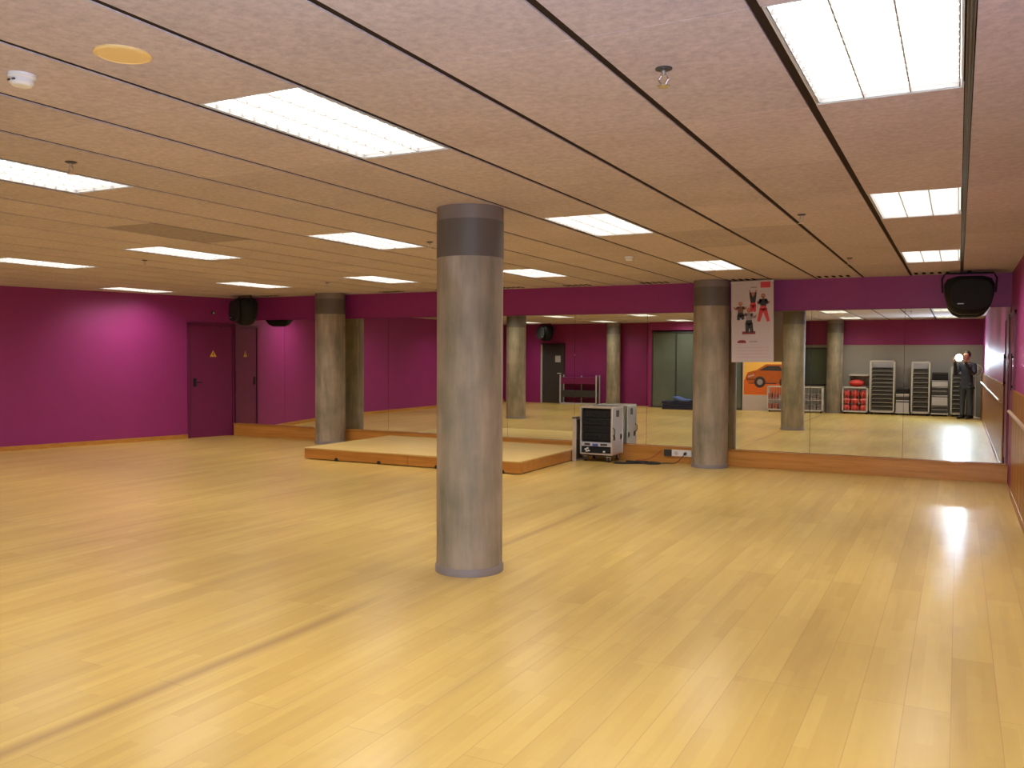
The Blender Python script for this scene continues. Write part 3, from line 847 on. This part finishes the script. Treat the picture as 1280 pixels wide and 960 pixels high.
# ------------------------------------------------------------------ things along the back wall (seen in the mirror)
# rolling step racks
def step_rack(x0, x1, zt, y, label, n, glabel, wide):
    t = thing('step_rack', label, 'rack', ((x0 + x1) / 2, y, 0), group='white framed step racks')
    w = x1 - x0; dp = .40
    bm = B()
    for sx in (-1, 1):
        x = sx * (w / 2 - .02)
        for yy in (-.02, -dp):
            bx(bm, x - .018, x + .018, yy - .018, yy + .018, .06, zt)
        bx(bm, x - .018, x + .018, -dp, -.02, zt - .036, zt); bx(bm, x - .018, x + .018, -dp, -.02, .06, .10)
    for yy in (-.02, -dp):
        bx(bm, -w / 2 + .002, w / 2 - .002, yy - .018, yy + .018, zt - .04, zt); bx(bm, -w / 2 + .002, w / 2 - .002, yy - .018, yy + .018, .06, .10)
    obj('frame', bm, 'white_metal', t, bevel=.004)
    bm = B(); bx(bm, -w / 2 + .03, w / 2 - .03, -dp + .005, -dp + .012, zt - .20, zt - .045); obj('back_plate', bm, 'case', t)
    for sx in (-1, 1):
        for yy in (-.05, -dp + .03):
            bm = B(); cyl(bm, (sx * (w / 2 - .06) - .012, yy, .03), (sx * (w / 2 - .06) + .012, yy, .03), .03, n=16); obj('castor', bm, 'rubber', t, smooth=True)
    pitch = (zt - .19 - .11) / n
    for k in range(n):
        z = .11 + (n - 1 - k) * pitch
        bm = B(); bx(bm, x0 + .044, x1 - .044, y - dp + .02, y + .0, z, z + .008)
        sh = obj('shelf_runner', bm, 'white_metal'); sh.parent = t; sh.matrix_parent_inverse = Matrix.Translation(-t.location)
        p = thing('step_platform', 'black step platform, %s from the top of the %s' % (ORD[k], glabel), 'step platform', ((x0 + x1) / 2, y - dp / 2, z + .008), group='step platforms in the ' + glabel)
        ww = w - .10
        bm = B()
        prism(bm, [(-ww / 2, 0), (ww / 2, 0), (ww / 2 - .02, pitch * .62), (-ww / 2 + .02, pitch * .62)], 'y', -dp / 2 + .03, dp / 2 - .012)
        obj('riser', bm, 'dark', p, bevel=.004)
        bm = B(); bx(bm, -ww / 2 + .012, ww / 2 - .012, -dp / 2 + .02, dp / 2 - .005, pitch * .62, pitch * .74); obj('tread', bm, 'rubber' if k % 3 else 'black', p, bevel=.003)
step_rack(-2.25, -1.59, 1.53, -1.06, 'tall wide white rack of black step platforms, left of the smaller racks in the mirror', 11, 'wide left rack', True)
step_rack(-1.17, -.69, 1.51, -1.06, 'tall narrow white rack of black step platforms in the middle of the back wall', 9, 'narrow middle rack', False)
step_rack(-.18, .20, 1.38, -1.08, 'white rack of step platforms directly behind the photographer', 9, 'rack behind the photographer', False)

def stack_unit(x0, x1, y, spec, name, label, cat):
    """pile of boxes: spec list of (height, material)"""
    t = thing('trolley_base', label + ', the base under it', 'trolley', ((x0 + x1) / 2, y, 0))
    w = x1 - x0
    bm = B(); bx(bm, -w / 2, w / 2, -.38, 0, .05, .085); obj('deck', bm, 'white_metal', t, bevel=.004)
    for sx in (-1, 1):
        for yy in (-.06, -.32):
            bm = B(); cyl(bm, (sx * (w / 2 - .05) - .01, yy, .025), (sx * (w / 2 - .05) + .01, yy, .025), .025, n=14); obj('castor', bm, 'rubber', t, smooth=True)
    z = .085
    for k, (h, m_, nm, lb, ct) in enumerate(spec):
        p = thing(nm, lb, ct, ((x0 + x1) / 2, y - .19, z))
        bm = B(); bx(bm, -w / 2 + .015, w / 2 - .015, -.17, .17, 0, h - .006); obj('body', bm, m_, p, bevel=.012)
        bm = B(); bx(bm, -w / 2 + .012, w / 2 - .012, -.173, .173, h * .80, h * .9); obj('edge_band', bm, 'dark' if m_ != 'dark' else 'case', p, bevel=.003)
        z += h
stack_unit(-1.57, -1.20, -1.07, [(.34, 'case', 'storage_box', 'pale storage box at the bottom of the short stack between the two tall racks', 'box'),
                               (.12, 'dark', 'step_platform', 'dark step platform lying on the pale box of the short stack', 'step platform'),
                               (.07, 'case', 'step_platform', 'grey step platform under the top one of the short stack', 'step platform'),
                               (.13, 'black', 'step_platform', 'black step platform on top of the short stack', 'step platform')], 'x', 'short stack between the tall racks', 'trolley')
stack_unit(-.66, -.23, -1.07, [(.12, 'dark', 'step_platform', 'dark step platform lowest in the stack left of the photographer', 'step platform'),
                              (.10, 'dark', 'step_platform', 'dark step platform second from the bottom left of the photographer', 'step platform'),
                              (.28, 'case', 'storage_box', 'large pale box in the lower half of the stack left of the photographer', 'box'),
                              (.13, 'dark', 'step_platform', 'dark step platform between the two pale boxes left of the photographer', 'step platform'),
                              (.10, 'dark', 'step_platform', 'dark step platform just under the upper pale box left of the photographer', 'step platform'),
                              (.18, 'case', 'storage_box', 'upper pale box in the stack left of the photographer', 'box'),
                              (.22, 'black', 'step_platform', 'tall black step platform topping the stack left of the photographer', 'step platform')], 'x', 'tall stack left of the photographer', 'trolley')

def cage(x0, x1, y, dp, zt, label, shelf=None):
    t = thing('storage_cage', label, 'storage cage', ((x0 + x1) / 2, y, 0))
    w = x1 - x0; r = .018
    bm = B()
    for x in (-w / 2 + r, w / 2 - r):
        for yy in (-r, -dp + r): bx(bm, x - r, x + r, yy - r, yy + r, .05, zt)
    for z in (.05 + r, zt - r):
        for yy in (-r, -dp + r): bx(bm, -w / 2, w / 2, yy - r, yy + r, z - r, z + r)
        for x in (-w / 2 + r, w / 2 - r): bx(bm, x - r, x + r, -dp, 0, z - r, z + r)
    obj('frame', bm, 'white_metal', t, bevel=.003)
    bm = B()
    k = 1
    while k * .09 < w - .05:
        cyl(bm, (-w / 2 + k * .09, -r, .06), (-w / 2 + k * .09, -r, zt - .02), .003, n=6); cyl(bm, (-w / 2 + k * .09, -dp + r, .06), (-w / 2 + k * .09, -dp + r, zt - .02), .003, n=6); k += 1
    cyl(bm, (-w / 2, -r, (zt + .05) / 2), (w / 2, -r, (zt + .05) / 2), .004, n=6)
    obj('wire_mesh', bm, 'white_metal', t)
    bm = B(); bx(bm, -w / 2 + .01, w / 2 - .01, -dp + .01, -.01, .05, .062); obj('floor_panel', bm, 'white_metal', t)
    if shelf:
        bm = B(); bx(bm, -w / 2 + .01, w / 2 - .01, -dp + .01, -.01, shelf, shelf + .012); obj('shelf', bm, 'white_metal', t)
    for sx in (-1, 1):
        for yy in (-.05, -dp + .05):
            bm = B(); cyl(bm, (sx * (w / 2 - .06) - .01, yy, .025), (sx * (w / 2 - .06) + .01, yy, .025), .025, n=14); obj('castor', bm, 'rubber', t, smooth=True)
    return t
cage(-2.97, -2.28, -.98, .50, .77, 'white wire cage full of red balls right of the mirrored column')
pb = None
spots = [(x, yy, z) for z in (.165, .368, .571) for yy in (-1.11, -1.34) for x in (-2.85, -2.63, -2.40)]
for k, (x, yy, z) in enumerate(spots):
    if k == 0:
        bm = B(); sph(bm, (0, 0, 0), .102, u=20, v=12)
        pb = tag(obj('exercise_ball', bm, 'red', loc=(x, yy, z), smooth=True), 'red exercise ball inside the white wire cage by the column', 'ball', 'red balls inside the cage')
    else:
        c = pb.copy(); COL.objects.link(c); c.location = (x, yy, z)
bm = B(); sph(bm, (0, 0, 0), .2, (1.05, .8, .50)); o = obj('cushion_ball', bm, 'red', loc=(-2.60, -1.22, .873), smooth=True); tag(o, 'big flattened red ball lying on top of the wire cage', 'ball')
sh = thing('wall_shelf', 'white wall shelf above the red ball cage', 'shelf', (-2.56, YK, 1.08))
bm = B(); bx(bm, -.26, .27, 0, .30, 0, .045); obj('board', bm, 'white_metal', sh, bevel=.004)
for x in (-.2, .21):
    bm = B(); prism(bm, [(0, 0), (.24, 0), (0, -.16)], 'x', x - .008, x + .008); obj('bracket', bm, 'case', sh)

mc = cage(-5.03, -3.46, -.70, .24, .76, 'long white wire cage with folded mats in front of the car poster', .36)
greym = mat('mauve_grey_mat_foam', (.20, .165, .18), .7, noise=.1); redm2 = mat('dull_red_mat_foam', (.40, .10, .07), .7, noise=.1)
cells = [(-4.83, 'under the car poster'), (-4.38, 'left of the mirrored column'), (-3.98, 'behind the mirrored column'), (-3.58, 'right of the mirrored column')]
for x, ww in cells:
    for z, m_, lv in ((.063, greym if x > -4.2 else redm2, 'bottom'), (.373, greym if x > -4.5 else redm2, 'middle')):
        t = thing('folded_mat', 'folded %s mat, %s level of the long cage, %s' % ('grey' if m_ is greym else 'red', lv, ww), 'mat', (x - .05, -.82, z))
        bm = B()
        for k in range(4): bx(bm, -.16, .16, -.09, .09, k * .045, k * .045 + .04)
        obj('folds', bm, m_, t, bevel=.012)
        bm = B(); bx(bm, -.015, .015, -.094, .094, .0, .179); obj('strap', bm, 'dark', t)

# car poster board
def carT(bm):
    for v in bm.verts:
        v.co.x = min(.675, v.co.x * 1.22 + .06); v.co.z = .86 + (v.co.z - .93) * 1.25
cp = thing('car_poster', 'bright orange poster of a sports car standing against the back partition', 'poster', (-5.12, -1.03, .0))
bm = B(); bx(bm, -.70, .70, -.012, 0, 0.0, 1.50); obj('board', bm, 'paper', cp)
bm = B(); bx(bm, -.67, .67, .0, .002, .47, 1.46); obj('printed_background', bm, pm['amber'], cp)
bm = B(); prism(bm, [(-.66, .48), (.66, .48), (.66, .80), (.2, .88), (-.3, .84), (-.55, .98), (-.66, .92)], 'y', .002, .0035); obj('printed_ground', bm, pm['orange'], cp)
bm = B(); prism(bm, [(-.5, .93), (.62, .90), (.66, 1.10), (.52, 1.22), (.3, 1.36), (-.06, 1.36), (-.28, 1.22), (-.5, 1.16), (-.56, 1.02)], 'y', .0035, .005); carT(bm); car = obj('printed_car', bm, mat('print_burnt_orange', (.42, .09, .012), .5, noise=.2, scale=9), cp)
bm = B()
for x in (-.2, .40): disc(bm, (x, .93), .135, .005, .0065, 24)
carT(bm); obj('printed_wheel', bm, pm['black'], car)
bm = B()
for x in (-.2, .40): disc(bm, (x, .93), .07, .0065, .0075, 20)
carT(bm); obj('printed_rim', bm, pm['grey'], car)
bm = B(); prism(bm, [(-.22, 1.21), (-.02, 1.32), (.26, 1.32), (.36, 1.20)], 'y', .005, .0065); carT(bm); obj('printed_windows', bm, pm['black'], car)
bm = B(); bx(bm, -.53, -.30, .005, .0065, .985, 1.005); bx(bm, -.48, .2, .005, .0065, .89, .91); carT(bm); obj('printed_bumper', bm, pm['black'], car)
bm = B(); prism(bm, [(-.50, 1.07), (-.34, 1.12), (-.34, 1.08), (-.48, 1.04)], 'y', .005, .0065); carT(bm); obj('printed_headlamp', bm, pm['pink'], car)

# strip of small photographs
sp = thing('photo_strip', 'tall strip of small dark photographs above the car poster', 'picture', (-4.83, -1.03, 1.50))
bm = B(); bx(bm, -.16, .16, -.012, 0, 0, .90); obj('backing', bm, 'paper', sp)
for k in range(7):
    bm = B(); bx(bm, -.14, .14, 0, .002,   .025 + k * .118, .025 + k * .118 + .082); obj('photograph', bm, pm['black'] if k > 2 else pm['brown'] if k else pm['orange'], sp)

# low dark shelf unit by the black door
su = thing('bench_rack', 'low dark bench rack with pale posts by the purple back wall', 'rack', (-11.3, -1.22, 0))
bm = B(); bx(bm, -.67, -.63, -.34, -.30, 0, .98); bx(bm, -.67, -.63, -.04, 0, 0, .98); bx(bm, .63, .67, -.34, -.30, 0, .98); bx(bm, .63, .67, -.04, 0, 0, .98)
bx(bm, -.67, .67, -.04, 0, .0, .05); bx(bm, -.02, .02, -.34, -.30, .05, .95); obj('frame', bm, 'case', su, bevel=.003)
for z0_, z1_ in ((.24, .46), (.68, .90)):
    bm = B(); bx(bm, -.63, .63, -.32, -.02, z0_, z1_); obj('bench_board', bm, 'purple_door' if z0_ > .5 else 'dark', su, bevel=.006)

# blue mats in front of the glass
for k, (z, dx, m_, lb) in enumerate(((0, 0, 'blue', 'dark blue gym mat at the bottom of the pile before the glass'), (.085, .02, 'blue', 'dark blue gym mat in the middle of the pile before the glass'), (.17, -.01, 'blue', 'dark blue gym mat third up in the pile before the glass'))):
    t = thing('gym_mat', lb, 'mat', (-7.5 + dx, -.5, z), group='blue gym mats')
    bm = B(); bx(bm, -.58, .58, -.3, .3, 0, .08); obj('pad', bm, m_, t, bevel=.012)
    bm = B(); bx(bm, -.4, -.32, .3, .306, .02, .06); bx(bm, .32, .4, .3, .306, .02, .06); obj('carry_strap', bm, 'dark', t)
bm = B()
nx, ny = 14, 4
vs = {}
for i in range(nx + 1):
    for j in range(ny + 1):
        u = i / nx
        z = .345 - .09 * math.sin(PI * min(1, u * 1.15)) ** 2 * (1 if u < .8 else .5) - .03 * u
        z = max(z, .262)
        for s_ in (0, 1): vs[i, j, s_] = bm.verts.new((-.25 + .85 * u, -.29 + .6 * j / ny, z - .17 * 0 + s_ * .05 - .0))
for i in range(nx):
    for j in range(ny):
        bm.faces.new((vs[i, j, 1], vs[i + 1, j, 1], vs[i + 1, j + 1, 1], vs[i, j + 1, 1])); bm.faces.new((vs[i, j, 0], vs[i, j + 1, 0], vs[i + 1, j + 1, 0], vs[i + 1, j, 0]))
for i in range(nx):
    bm.faces.new((vs[i, 0, 0], vs[i + 1, 0, 0], vs[i + 1, 0, 1], vs[i, 0, 1])); bm.faces.new((vs[i, ny, 0], vs[i, ny, 1], vs[i + 1, ny, 1], vs[i + 1, ny, 0]))
for j in range(ny):
    bm.faces.new((vs[0, j, 0], vs[0, j, 1], vs[0, j + 1, 1], vs[0, j + 1, 0])); bm.faces.new((vs[nx, j, 0], vs[nx, j + 1, 0], vs[nx, j + 1, 1], vs[nx, j, 1]))
tag(obj('gym_mat', bm, 'lightblue', loc=(-7.5, -.5, -.008), smooth=True), 'lighter blue sagging gym mat thrown on top of the dark blue pile', 'mat', 'blue gym mats')

# pedestal fan
fn = thing('pedestal_fan', 'white pedestal fan in the back corner beside the photographer', 'fan', (.42, -.70, 0))
bm = B(); lathe(bm, [(.14, 0), (.14, .018), (.06, .035), (.025, .05), (.02, .06)], 28); obj('base', bm, 'white_plastic', fn, smooth=True)
bm = B(); cyl(bm, (0, 0, .05), (0, 0, 1.22), .014, n=14); obj('pole', bm, 'white_plastic', fn, smooth=True)
bm = B(); cyl(bm, (0, -.10, 1.28), (0, .02, 1.28), .045, n=20); bx(bm, -.02, .02, -.07, -.01, 1.19, 1.26); mo = obj('motor', bm, 'white_plastic', fn, smooth=True)
bm = B()
for yy, rr in ((.03, .165), (.055, .17), (.085, .15), (.10, .07)):
    tube(bm, [(rr * math.cos(2 * PI * k / 28), yy, 1.28 + rr * math.sin(2 * PI * k / 28)) for k in range(28)], .0035, 6, closed=True)
for k in range(20):
    a = 2 * PI * k / 20
    tube(bm, [(.03 * math.cos(a), .10, 1.28 + .03 * math.sin(a)), (.15 * math.cos(a), .085, 1.28 + .15 * math.sin(a)), (.17 * math.cos(a), .055, 1.28 + .17 * math.sin(a)), (.05 * math.cos(a), .015, 1.28 + .05 * math.sin(a))], .002, 5)
obj('guard', bm, 'white_plastic', fn)
for k in range(3):
    a = 2 * PI * k / 3
    bm = B()
    ring = []
    for i in range(7):
        for j, off in enumerate((-.45, .45)):
            rr = .02 + .13 * i / 6; aa = a + off * (.5 + .5 * i / 6)
            ring.append(bm.verts.new((rr * math.cos(aa), .05 + .018 * (1 if j else -1), 1.28 + rr * math.sin(aa))))
    for i in range(6): bm.faces.new((ring[2 * i], ring[2 * i + 1], ring[2 * i + 3], ring[2 * i + 2]))
    bo = obj('blade', bm, 'case', fn); md = bo.modifiers.new('thick', 'SOLIDIFY'); md.thickness = .003
bm = B(); cyl(bm, (0, .02, 1.28), (0, .10, 1.28), .022, n=16); obj('hub', bm, 'white_plastic', fn, smooth=True)

# ------------------------------------------------------------------ photographer (seen in the mirror)
YAW, PITCH, ROLL = .4725, -.0337, .0046
def skin_mesh(verts, edges, radii, root=0, sub=2):
    me = bpy.data.meshes.new('tmp_skin'); me.from_pydata([Vector(v) for v in verts], edges, [])
    o = bpy.data.objects.new('tmp_skin', me); COL.objects.link(o)
    o.modifiers.new('s', 'SKIN')
    for i, r in enumerate(radii):
        d_ = me.skin_vertices[0].data[i]; d_.radius = r if isinstance(r, tuple) else (r, r); d_.use_root = (i == root)
    sd = o.modifiers.new('d', 'SUBSURF'); sd.levels = sub; sd.render_levels = sub
    dg = bpy.context.evaluated_depsgraph_get(); dg.update()
    ev = bpy.data.meshes.new_from_object(o.evaluated_get(dg))
    bpy.data.objects.remove(o); bpy.data.meshes.remove(me)
    return ev
def body_from(parts, name, m, parent, voxel=.006, smooth=6):
    bm = B()
    for p in parts:
        if isinstance(p, bpy.types.Mesh): bm.from_mesh(p)
        else:
            tmp = bpy.data.meshes.new('t'); p.to_mesh(tmp); p.free(); bm.from_mesh(tmp)
    o = obj(name, bm, m, parent, smooth=False)
    rm = o.modifiers.new('r', 'REMESH'); rm.mode = 'VOXEL'; rm.voxel_size = voxel
    if smooth:
        sm = o.modifiers.new('sm', 'SMOOTH'); sm.iterations = smooth; sm.factor = .5
    dg = bpy.context.evaluated_depsgraph_get(); dg.update()
    me = bpy.data.meshes.new_from_object(o.evaluated_get(dg))
    o.modifiers.clear(); o.data = me
    for p in me.polygons: p.use_smooth = True
    return o
person = thing('person', 'person in dark jacket and jeans taking the photograph, seen in the mirror', 'person', (.205, -.40, 0), YAW)
skinm = mat('skin', (.50, .27, .18), .5, noise=.05)
# joints, facing local +y ; x>0 is the person's right side on the picture's right
HZ = 1.60   # hand height
CAMF = .452 # distance of the camera body in front of the spine
V = [(0, 0, .95), (0, -.01, 1.12), (0, -.01, 1.30), (0, -.01, 1.42), (0, .0, 1.50), (0, .015, 1.57)]
Rr = [(.15, .105), (.135, .10), (.155, .105), (.13, .09), (.058, .058), (.055, .055)]
Ed = [(0, 1), (1, 2), (2, 3), (3, 4), (4, 5)]
def add(v, r, p):
    V.append(v); Rr.append(r); Ed.append((p, len(V) - 1)); return len(V) - 1
for s in (-1, 1):
    a = add((s * .175, -.015, 1.42), (.062, .062), 3)
    b = add((s * .235, .07, 1.22), (.047, .047), a)
    c = add((s * .215, .16, 1.20), (.043, .043), b)
    d_ = add((s * .15, .32, 1.43), (.032, .032), c)
    e_ = add((s * .140, .395, 1.555), (.026, .022), d_)
    h = add((s * .132, .412, 1.595), (.030, .018), e_)
    a = add((s * .09, 0, .86), (.088, .088), 0)
    b = add((s * .10, .01, .50), (.058, .06), a)
    b2 = add((s * .103, -.01, .36), (.056, .056), b)
    c = add((s * .105, -.015, .10), (.038, .038), b2)
    d2 = add((s * .11, .04, .05), (.030, .022), c)
    add((s * .112, .11, .042), (.026, .014), d2)
body_sk = skin_mesh(V, Ed, Rr)
parts = [body_sk]
# head with face
hd = B()
sph(hd, (0, .025, 1.675), .098, (.80, .98, 1.20), 32, 24)
sph(hd, (0, .055, 1.612), .06, (.86, .95, .80), 20, 14)          # jaw
sph(hd, (0, .122, 1.665), .016, (.8, 1.1, 1.7), 14, 10)          # nose
sph(hd, (0, .128, 1.648), .013, (1.1, 1, .8), 14, 10)
sph(hd, (0, .103, 1.618), .024, (1.05, .55, .35), 14, 10)        # lips
for s in (-1, 1):
    sph(hd, (s * .079, .015, 1.668), .026, (.35, .75, 1.2), 14, 10)  # ears
    sph(hd, (s * .033, .098, 1.702), .022, (1.2, .5, .4), 14, 10)    # brows
parts.append(hd)
# hands: palms with five fingers clasping the sides of the camera body
for s in (-1, 1):
    pl = B(); sph(pl, (s * .130, .420, 1.610), .038, (.45, .85, 1.05), 16, 12); parts.append(pl)
    fv = []
    # four fingers curl in front of the body edge, thumb behind it
    for k, (z, L) in enumerate(((1.648, .050), (1.630, .058), (1.612, .056), (1.594, .045))):
        tipx = .130 - L * .62
        chain = [(s * .132, .425, z - .006), (s * .133, .440, z), (s * .124, .449, z + .002), (s * tipx, .4495, z + .004)]
        parts.append(skin_mesh(chain, [(0, 1), (1, 2), (2, 3)], [.0095, .009, .0085, .007]))
    th = [(s * .126, .410, 1.605), (s * .112, .402, 1.62), (s * .094, .402, 1.632), (s * .074, .405, 1.638)]
    parts.append(skin_mesh(th, [(0, 1), (1, 2), (2, 3)], [.013, .011, .010, .008]))
bodyo = body_from(parts, 'body', skinm, person, .005, 4)
# eyes
for s in (-1, 1):
    bm = B(); sph(bm, (s * .033, .108, 1.686), .0115, (1, .8, .8), 14, 10); eo = obj('eye', bm, 'white_plastic', person, smooth=True)
    bm = B(); sph(bm, (s * .033, .1175, 1.686), .005, (1, .5, 1), 10, 8); obj('iris', bm, 'black', eo, smooth=True)
# hair
hairm = mat('dark_brown_hair', (.025, .016, .012), .5, noise=.4, scale=60, bump=.3)
hr = B()
sph(hr, (0, .005, 1.700), .106, (.86, 1.0, 1.06), 32, 20)
for v in list(hr.verts):
    if v.co.y > .06 and v.co.z < 1.735: v.co.y = .06 + (v.co.y - .06) * .15
    if v.co.z < 1.63: v.co.z = 1.63 + (v.co.z - 1.63) * .3
obj('hair', hr, hairm, person, smooth=True)
# clothes (slightly larger skins)
jv = V[:4] + [(0, 0, .84), (0, -.005, 1.505)]; jr = [(.172, .13), (.155, .12), (.172, .122), (.147, .104), (.175, .132), (.082, .078)]; je = [(0, 1), (1, 2), (2, 3), (0, 4), (3, 5)]
def jadd(v, r, p):
    jv.append(v); jr.append(r); je.append((p, len(jv) - 1)); return len(jv) - 1
for s in (-1, 1):
    a = jadd((s * .178, -.015, 1.422), (.076, .076), 3); b = jadd((s * .237, .07, 1.22), (.062, .062), a); c = jadd((s * .217, .16, 1.20), (.057, .057), b); d9 = jadd((s * .152, .315, 1.425), (.046, .046), c); jadd((s * .141, .378, 1.53), (.040, .036), d9)
navy = mat('navy_jacket_cloth', (.022, .026, .045), .8, noise=.25, scale=30, bump=.1)
jk = body_from([skin_mesh(jv, je, jr)], 'jacket', navy, person, .008, 4)
bm = B(); tube(bm, [(.068 * math.cos(2 * PI * k / 20), .068 * math.sin(2 * PI * k / 20) - .0, 1.495 + .012 * math.sin(2 * PI * k / 20 + PI)) for k in range(20)], .016, 8, closed=True); obj('collar', bm, navy, jk, smooth=True)
tv = [(0, 0, .96), (0, 0, 1.06)]; tr = [(.162, .118), (.15, .112)]; te = [(0, 1)]
for s in (-1, 1):
    tv.append((s * .09, 0, .85)); tr.append((.102, .102)); te.append((0, len(tv) - 1)); i0 = len(tv) - 1
    for (v, r) in (((s * .10, .01, .50), .074), ((s * .103, -.01, .36), .07), ((s * .105, -.005, .05), .062)):
        tv.append(v); tr.append((r, r)); te.append((i0, len(tv) - 1)); i0 = len(tv) - 1
body_from([skin_mesh(tv, te, tr)], 'jeans', mat('dark_blue_denim', (.045, .06, .085), .85, noise=.3, scale=25, bump=.1), person, .008, 3)
for s in (-1, 1):
    bm = B()
    prof = [(-.09, .045, .09), (-.06, .058, .12), (.03, .058, .125), (.09, .060, .09), (.16, .056, .06), (.20, .035, .045)]
    rings = []
    for y_, hw, ht in prof:
        rings.append([bm.verts.new((s * .11 + x_ * hw, y_, z_)) for x_, z_ in ((-1, .004), (-1.02, ht * .45), (-.7, ht * .9), (0, ht), (.7, ht * .9), (1.02, ht * .45), (1, .004))])
    for a, b in zip(rings, rings[1:]):
        for k in range(6): bm.faces.new((a[k], a[k + 1], b[k + 1], b[k]))
        bm.faces.new((a[6], a[0], b[0], b[6]))
    bm.faces.new(rings[0]); bm.faces.new(rings[-1][::-1])
    so_ = obj('shoe', bm, 'black', person, smooth=True)
    sb = so_.modifiers.new('s', 'SUBSURF'); sb.levels = 1; sb.render_levels = 1
    bm = B(); bx(bm, s * .11 - .05, s * .11 + .05, -.07, .17, 0, .018); obj('sole', bm, 'case', so_, bevel=.008)

# pocket camera held in the hands
cam_rot = Matrix.Rotation(YAW, 4, 'Z')
cdir = Vector((-math.sin(YAW), math.cos(YAW), 0)); crt = Vector((math.cos(YAW), math.sin(YAW), 0))
pc = thing('pocket_camera', 'small black camera with its firing flash enlarged to a ring, held up by the photographer', 'camera', Vector((0, 0, 1.62)) - cdir * .012, YAW)
bm = B(); bx(bm, -.125, .125, -.032, -.014, -.055, .055); obj('camera_body', bm, 'black', pc, bevel=.006)
bm = B(); cyl(bm, (0, -.014, .0), (0, -.003, .0), .026, n=28); obj('lens_ring', bm, 'dark', pc, smooth=True)
bm = B(); bx(bm, -.10, .10, -.0325, -.032, -.045, .045); obj('screen', bm, 'glass_dark', pc)
bm = B(); lathe(bm, [(.027, -.006), (.090, -.006), (.090, -.013), (.027, -.013)], 40); bmesh.ops.rotate(bm, verts=bm.verts, cent=(0, 0, 0), matrix=Matrix.Rotation(-PI / 2, 3, 'X')); obj('enlarged_flash_housing', bm, 'dark', pc, smooth=True)
bm = B()
ri = [bm.verts.new((.030 * math.cos(2 * PI * k / 40), -.0055, .030 * math.sin(2 * PI * k / 40))) for k in range(40)]
ro = [bm.verts.new((.086 * math.cos(2 * PI * k / 40), -.0055, .086 * math.sin(2 * PI * k / 40))) for k in range(40)]
ri2 = [bm.verts.new((v.co.x, -.0065, v.co.z)) for v in ri]; ro2 = [bm.verts.new((v.co.x, -.0065, v.co.z)) for v in ro]
for k in range(40):
    q = (k + 1) % 40
    bm.faces.new((ri[k], ri[q], ro[q], ro[k])); bm.faces.new((ri2[k], ro2[k], ro2[q], ri2[q])); bm.faces.new((ro[k], ro[q], ro2[q], ro2[k])); bm.faces.new((ri[k], ri2[k], ri2[q], ri[q]))
obj('enlarged_flash', bm, 'flash', pc)  # small flash enlarged to a made-up ring, standing in for its glare

# ------------------------------------------------------------------ camera, world, colour
cp_, sp_ = math.cos(PITCH), math.sin(PITCH); cy_, sy_ = math.cos(YAW), math.sin(YAW)
fwd = Vector((-sy_ * cp_, cy_ * cp_, sp_)); r_ = Vector((cy_, sy_, 0)); u_ = r_.cross(fwd)
rr_ = math.cos(ROLL) * r_ + math.sin(ROLL) * u_; uu_ = -math.sin(ROLL) * r_ + math.cos(ROLL) * u_
cd = bpy.data.cameras.new('camera'); cd.sensor_width = 36; cd.lens = 36 * 1091.32 / 1280; cd.clip_start = .02; cd.clip_end = 100
co = bpy.data.objects.new('camera', cd); COL.objects.link(co)
mw = Matrix((rr_, uu_, -fwd)).transposed().to_4x4(); mw.translation = (0, 0, HC)
co.matrix_world = mw
S.camera = co
w = bpy.data.worlds.new('world'); S.world = w; w.use_nodes = True
w.node_tree.nodes['Background'].inputs[0].default_value = (.5, .4, .35, 1); w.node_tree.nodes['Background'].inputs[1].default_value = .02
vs_ = S.view_settings
vs_.view_transform = 'Standard'; vs_.look = 'None'; vs_.gamma = 1; vs_.exposure = 0.08; vs_.use_curve_mapping = False
c = S.cycles
c.use_denoising = True
try: c.denoiser = 'OPENIMAGEDENOISE'
except Exception: pass
c.max_bounces = 12; c.diffuse_bounces = 6; c.glossy_bounces = 6; c.sample_clamp_indirect = 600; c.sample_clamp_direct = 0
c.caustics_reflective = True; c.blur_glossy = 0.0
